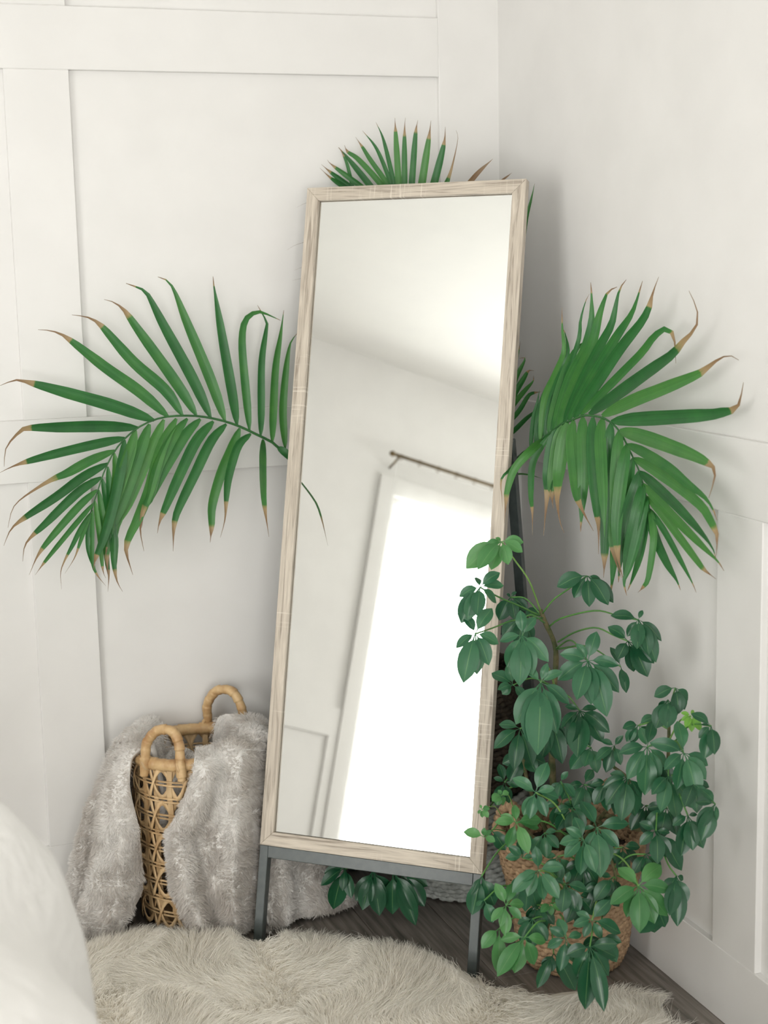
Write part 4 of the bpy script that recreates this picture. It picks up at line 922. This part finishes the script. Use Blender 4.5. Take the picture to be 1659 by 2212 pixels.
fan(T, (1270, 1428), 3.10, [(1289, 1364, 1.15), (1245, 1390), (1209, 1413, 1.1), (1205, 1469, 1.1), (1246, 1512, 1.05), (1277, 1522, 1.0), (1311, 1548, 1.0), (1337, 1496, .9), (1337, 1438, .9)], 'umb', attach=(1202, 1400, 3.28), wr=.43)
fan(T, (1341, 1440), 3.2, [(1353, 1497), (1345, 1480), (1318, 1398)], 'umb_dark', attach=(1203, 1402, 3.28), wr=.36)
fan(T, (1168, 1475), 3.08, [(1114, 1565, 1.05), (1140, 1603, 1.0), (1161, 1631, 1.0), (1203, 1585, .9), (1230, 1521, .9), (1183, 1432), (1130, 1440), (1215, 1450)], 'umb', attach=(1198, 1480, 3.3), wr=.40, pm='stalk_pale')
fan(T, (1252, 1535), 3.14, [(1247, 1636, 1.2), (1275, 1612, 1.1), (1303, 1604), (1317, 1583), (1212, 1572), (1228, 1610), (1290, 1530), (1220, 1525)], 'umb_dark', attach=(1196, 1520, 3.3), wr=.42)
fan(T, (1123, 1574), 3.2, [(1067, 1617, 1.0), (1110, 1664, .9), (1078, 1565), (1150, 1655)], 'umb_dark', attach=(1193, 1590, 3.3), wr=.42)
fan(T, (1132, 1635), 3.22, [(1158, 1668, 1.3), (1180, 1650), (1100, 1690), (1085, 1650)], 'umb_dark', wr=.55)
fan(T, (1108, 1480), 3.26, [(1085, 1500, 1.4), (1062, 1454, 1.0), (1075, 1490), (1095, 1435), (1135, 1510)], 'umb', attach=(1190, 1480, 3.3), wr=.5)
fan(T, (1277, 1615), 3.16, [(1262, 1656, 1.2), (1232, 1662, 1.0), (1290, 1670)], 'umb', attach=(1195, 1640, 3.32), wr=.5)
fan(T, (1090, 1690), 3.28, [(1070, 1740), (1066, 1680), (1100, 1735), (1120, 1700), (1078, 1650), (1130, 1670)], 'umb_dark', wr=.46)
fan(T, (1190, 1560), 3.26, [(1200, 1640), (1170, 1640), (1225, 1600), (1160, 1580), (1215, 1650)], 'umb_dark', attach=(1196, 1520, 3.31), wr=.42)
# leaves that hang low behind the mirror
lowa = (1150, 1880, 3.42)
for c, tips in (((806, 1882), [(769, 1946), (783, 1966), (820, 1978), (845, 1943), (832, 1958, .8), (795, 1930)]), ((746, 1876), [(693, 1913), (700, 1886), (720, 1964), (759, 1941), (740, 1925)]),
                ((849, 1884), [(848, 1975, 1.1), (898, 1999, .8), (901, 1972, .9), (870, 1930)]), ((867, 1890), [(917, 1958, 1.2), (924, 1914, 1.2), (880, 1960), (905, 1900)])):
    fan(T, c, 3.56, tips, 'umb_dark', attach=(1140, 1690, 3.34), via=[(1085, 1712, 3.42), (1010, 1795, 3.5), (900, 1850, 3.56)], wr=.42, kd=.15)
# bushy plant
fan(B_, (1379, 1567), 3.06, [(1347, 1573), (1413, 1549), (1365, 1603), (1395, 1606), (1405, 1590), (1355, 1600)], 'umb', wr=.46)
fan(B_, (1398, 1614), 3.02, [(1341, 1626), (1358, 1679), (1393, 1711, 1.05), (1421, 1682), (1437, 1655), (1472, 1617, .9), (1410, 1561)], 'umb', wr=.38)
fan(B_, (1477, 1627), 2.94, [(1464, 1562), (1526, 1652), (1522, 1681), (1504, 1716, 1.1), (1463, 1700), (1437, 1661), (1408, 1606)], 'umb', wr=.38)
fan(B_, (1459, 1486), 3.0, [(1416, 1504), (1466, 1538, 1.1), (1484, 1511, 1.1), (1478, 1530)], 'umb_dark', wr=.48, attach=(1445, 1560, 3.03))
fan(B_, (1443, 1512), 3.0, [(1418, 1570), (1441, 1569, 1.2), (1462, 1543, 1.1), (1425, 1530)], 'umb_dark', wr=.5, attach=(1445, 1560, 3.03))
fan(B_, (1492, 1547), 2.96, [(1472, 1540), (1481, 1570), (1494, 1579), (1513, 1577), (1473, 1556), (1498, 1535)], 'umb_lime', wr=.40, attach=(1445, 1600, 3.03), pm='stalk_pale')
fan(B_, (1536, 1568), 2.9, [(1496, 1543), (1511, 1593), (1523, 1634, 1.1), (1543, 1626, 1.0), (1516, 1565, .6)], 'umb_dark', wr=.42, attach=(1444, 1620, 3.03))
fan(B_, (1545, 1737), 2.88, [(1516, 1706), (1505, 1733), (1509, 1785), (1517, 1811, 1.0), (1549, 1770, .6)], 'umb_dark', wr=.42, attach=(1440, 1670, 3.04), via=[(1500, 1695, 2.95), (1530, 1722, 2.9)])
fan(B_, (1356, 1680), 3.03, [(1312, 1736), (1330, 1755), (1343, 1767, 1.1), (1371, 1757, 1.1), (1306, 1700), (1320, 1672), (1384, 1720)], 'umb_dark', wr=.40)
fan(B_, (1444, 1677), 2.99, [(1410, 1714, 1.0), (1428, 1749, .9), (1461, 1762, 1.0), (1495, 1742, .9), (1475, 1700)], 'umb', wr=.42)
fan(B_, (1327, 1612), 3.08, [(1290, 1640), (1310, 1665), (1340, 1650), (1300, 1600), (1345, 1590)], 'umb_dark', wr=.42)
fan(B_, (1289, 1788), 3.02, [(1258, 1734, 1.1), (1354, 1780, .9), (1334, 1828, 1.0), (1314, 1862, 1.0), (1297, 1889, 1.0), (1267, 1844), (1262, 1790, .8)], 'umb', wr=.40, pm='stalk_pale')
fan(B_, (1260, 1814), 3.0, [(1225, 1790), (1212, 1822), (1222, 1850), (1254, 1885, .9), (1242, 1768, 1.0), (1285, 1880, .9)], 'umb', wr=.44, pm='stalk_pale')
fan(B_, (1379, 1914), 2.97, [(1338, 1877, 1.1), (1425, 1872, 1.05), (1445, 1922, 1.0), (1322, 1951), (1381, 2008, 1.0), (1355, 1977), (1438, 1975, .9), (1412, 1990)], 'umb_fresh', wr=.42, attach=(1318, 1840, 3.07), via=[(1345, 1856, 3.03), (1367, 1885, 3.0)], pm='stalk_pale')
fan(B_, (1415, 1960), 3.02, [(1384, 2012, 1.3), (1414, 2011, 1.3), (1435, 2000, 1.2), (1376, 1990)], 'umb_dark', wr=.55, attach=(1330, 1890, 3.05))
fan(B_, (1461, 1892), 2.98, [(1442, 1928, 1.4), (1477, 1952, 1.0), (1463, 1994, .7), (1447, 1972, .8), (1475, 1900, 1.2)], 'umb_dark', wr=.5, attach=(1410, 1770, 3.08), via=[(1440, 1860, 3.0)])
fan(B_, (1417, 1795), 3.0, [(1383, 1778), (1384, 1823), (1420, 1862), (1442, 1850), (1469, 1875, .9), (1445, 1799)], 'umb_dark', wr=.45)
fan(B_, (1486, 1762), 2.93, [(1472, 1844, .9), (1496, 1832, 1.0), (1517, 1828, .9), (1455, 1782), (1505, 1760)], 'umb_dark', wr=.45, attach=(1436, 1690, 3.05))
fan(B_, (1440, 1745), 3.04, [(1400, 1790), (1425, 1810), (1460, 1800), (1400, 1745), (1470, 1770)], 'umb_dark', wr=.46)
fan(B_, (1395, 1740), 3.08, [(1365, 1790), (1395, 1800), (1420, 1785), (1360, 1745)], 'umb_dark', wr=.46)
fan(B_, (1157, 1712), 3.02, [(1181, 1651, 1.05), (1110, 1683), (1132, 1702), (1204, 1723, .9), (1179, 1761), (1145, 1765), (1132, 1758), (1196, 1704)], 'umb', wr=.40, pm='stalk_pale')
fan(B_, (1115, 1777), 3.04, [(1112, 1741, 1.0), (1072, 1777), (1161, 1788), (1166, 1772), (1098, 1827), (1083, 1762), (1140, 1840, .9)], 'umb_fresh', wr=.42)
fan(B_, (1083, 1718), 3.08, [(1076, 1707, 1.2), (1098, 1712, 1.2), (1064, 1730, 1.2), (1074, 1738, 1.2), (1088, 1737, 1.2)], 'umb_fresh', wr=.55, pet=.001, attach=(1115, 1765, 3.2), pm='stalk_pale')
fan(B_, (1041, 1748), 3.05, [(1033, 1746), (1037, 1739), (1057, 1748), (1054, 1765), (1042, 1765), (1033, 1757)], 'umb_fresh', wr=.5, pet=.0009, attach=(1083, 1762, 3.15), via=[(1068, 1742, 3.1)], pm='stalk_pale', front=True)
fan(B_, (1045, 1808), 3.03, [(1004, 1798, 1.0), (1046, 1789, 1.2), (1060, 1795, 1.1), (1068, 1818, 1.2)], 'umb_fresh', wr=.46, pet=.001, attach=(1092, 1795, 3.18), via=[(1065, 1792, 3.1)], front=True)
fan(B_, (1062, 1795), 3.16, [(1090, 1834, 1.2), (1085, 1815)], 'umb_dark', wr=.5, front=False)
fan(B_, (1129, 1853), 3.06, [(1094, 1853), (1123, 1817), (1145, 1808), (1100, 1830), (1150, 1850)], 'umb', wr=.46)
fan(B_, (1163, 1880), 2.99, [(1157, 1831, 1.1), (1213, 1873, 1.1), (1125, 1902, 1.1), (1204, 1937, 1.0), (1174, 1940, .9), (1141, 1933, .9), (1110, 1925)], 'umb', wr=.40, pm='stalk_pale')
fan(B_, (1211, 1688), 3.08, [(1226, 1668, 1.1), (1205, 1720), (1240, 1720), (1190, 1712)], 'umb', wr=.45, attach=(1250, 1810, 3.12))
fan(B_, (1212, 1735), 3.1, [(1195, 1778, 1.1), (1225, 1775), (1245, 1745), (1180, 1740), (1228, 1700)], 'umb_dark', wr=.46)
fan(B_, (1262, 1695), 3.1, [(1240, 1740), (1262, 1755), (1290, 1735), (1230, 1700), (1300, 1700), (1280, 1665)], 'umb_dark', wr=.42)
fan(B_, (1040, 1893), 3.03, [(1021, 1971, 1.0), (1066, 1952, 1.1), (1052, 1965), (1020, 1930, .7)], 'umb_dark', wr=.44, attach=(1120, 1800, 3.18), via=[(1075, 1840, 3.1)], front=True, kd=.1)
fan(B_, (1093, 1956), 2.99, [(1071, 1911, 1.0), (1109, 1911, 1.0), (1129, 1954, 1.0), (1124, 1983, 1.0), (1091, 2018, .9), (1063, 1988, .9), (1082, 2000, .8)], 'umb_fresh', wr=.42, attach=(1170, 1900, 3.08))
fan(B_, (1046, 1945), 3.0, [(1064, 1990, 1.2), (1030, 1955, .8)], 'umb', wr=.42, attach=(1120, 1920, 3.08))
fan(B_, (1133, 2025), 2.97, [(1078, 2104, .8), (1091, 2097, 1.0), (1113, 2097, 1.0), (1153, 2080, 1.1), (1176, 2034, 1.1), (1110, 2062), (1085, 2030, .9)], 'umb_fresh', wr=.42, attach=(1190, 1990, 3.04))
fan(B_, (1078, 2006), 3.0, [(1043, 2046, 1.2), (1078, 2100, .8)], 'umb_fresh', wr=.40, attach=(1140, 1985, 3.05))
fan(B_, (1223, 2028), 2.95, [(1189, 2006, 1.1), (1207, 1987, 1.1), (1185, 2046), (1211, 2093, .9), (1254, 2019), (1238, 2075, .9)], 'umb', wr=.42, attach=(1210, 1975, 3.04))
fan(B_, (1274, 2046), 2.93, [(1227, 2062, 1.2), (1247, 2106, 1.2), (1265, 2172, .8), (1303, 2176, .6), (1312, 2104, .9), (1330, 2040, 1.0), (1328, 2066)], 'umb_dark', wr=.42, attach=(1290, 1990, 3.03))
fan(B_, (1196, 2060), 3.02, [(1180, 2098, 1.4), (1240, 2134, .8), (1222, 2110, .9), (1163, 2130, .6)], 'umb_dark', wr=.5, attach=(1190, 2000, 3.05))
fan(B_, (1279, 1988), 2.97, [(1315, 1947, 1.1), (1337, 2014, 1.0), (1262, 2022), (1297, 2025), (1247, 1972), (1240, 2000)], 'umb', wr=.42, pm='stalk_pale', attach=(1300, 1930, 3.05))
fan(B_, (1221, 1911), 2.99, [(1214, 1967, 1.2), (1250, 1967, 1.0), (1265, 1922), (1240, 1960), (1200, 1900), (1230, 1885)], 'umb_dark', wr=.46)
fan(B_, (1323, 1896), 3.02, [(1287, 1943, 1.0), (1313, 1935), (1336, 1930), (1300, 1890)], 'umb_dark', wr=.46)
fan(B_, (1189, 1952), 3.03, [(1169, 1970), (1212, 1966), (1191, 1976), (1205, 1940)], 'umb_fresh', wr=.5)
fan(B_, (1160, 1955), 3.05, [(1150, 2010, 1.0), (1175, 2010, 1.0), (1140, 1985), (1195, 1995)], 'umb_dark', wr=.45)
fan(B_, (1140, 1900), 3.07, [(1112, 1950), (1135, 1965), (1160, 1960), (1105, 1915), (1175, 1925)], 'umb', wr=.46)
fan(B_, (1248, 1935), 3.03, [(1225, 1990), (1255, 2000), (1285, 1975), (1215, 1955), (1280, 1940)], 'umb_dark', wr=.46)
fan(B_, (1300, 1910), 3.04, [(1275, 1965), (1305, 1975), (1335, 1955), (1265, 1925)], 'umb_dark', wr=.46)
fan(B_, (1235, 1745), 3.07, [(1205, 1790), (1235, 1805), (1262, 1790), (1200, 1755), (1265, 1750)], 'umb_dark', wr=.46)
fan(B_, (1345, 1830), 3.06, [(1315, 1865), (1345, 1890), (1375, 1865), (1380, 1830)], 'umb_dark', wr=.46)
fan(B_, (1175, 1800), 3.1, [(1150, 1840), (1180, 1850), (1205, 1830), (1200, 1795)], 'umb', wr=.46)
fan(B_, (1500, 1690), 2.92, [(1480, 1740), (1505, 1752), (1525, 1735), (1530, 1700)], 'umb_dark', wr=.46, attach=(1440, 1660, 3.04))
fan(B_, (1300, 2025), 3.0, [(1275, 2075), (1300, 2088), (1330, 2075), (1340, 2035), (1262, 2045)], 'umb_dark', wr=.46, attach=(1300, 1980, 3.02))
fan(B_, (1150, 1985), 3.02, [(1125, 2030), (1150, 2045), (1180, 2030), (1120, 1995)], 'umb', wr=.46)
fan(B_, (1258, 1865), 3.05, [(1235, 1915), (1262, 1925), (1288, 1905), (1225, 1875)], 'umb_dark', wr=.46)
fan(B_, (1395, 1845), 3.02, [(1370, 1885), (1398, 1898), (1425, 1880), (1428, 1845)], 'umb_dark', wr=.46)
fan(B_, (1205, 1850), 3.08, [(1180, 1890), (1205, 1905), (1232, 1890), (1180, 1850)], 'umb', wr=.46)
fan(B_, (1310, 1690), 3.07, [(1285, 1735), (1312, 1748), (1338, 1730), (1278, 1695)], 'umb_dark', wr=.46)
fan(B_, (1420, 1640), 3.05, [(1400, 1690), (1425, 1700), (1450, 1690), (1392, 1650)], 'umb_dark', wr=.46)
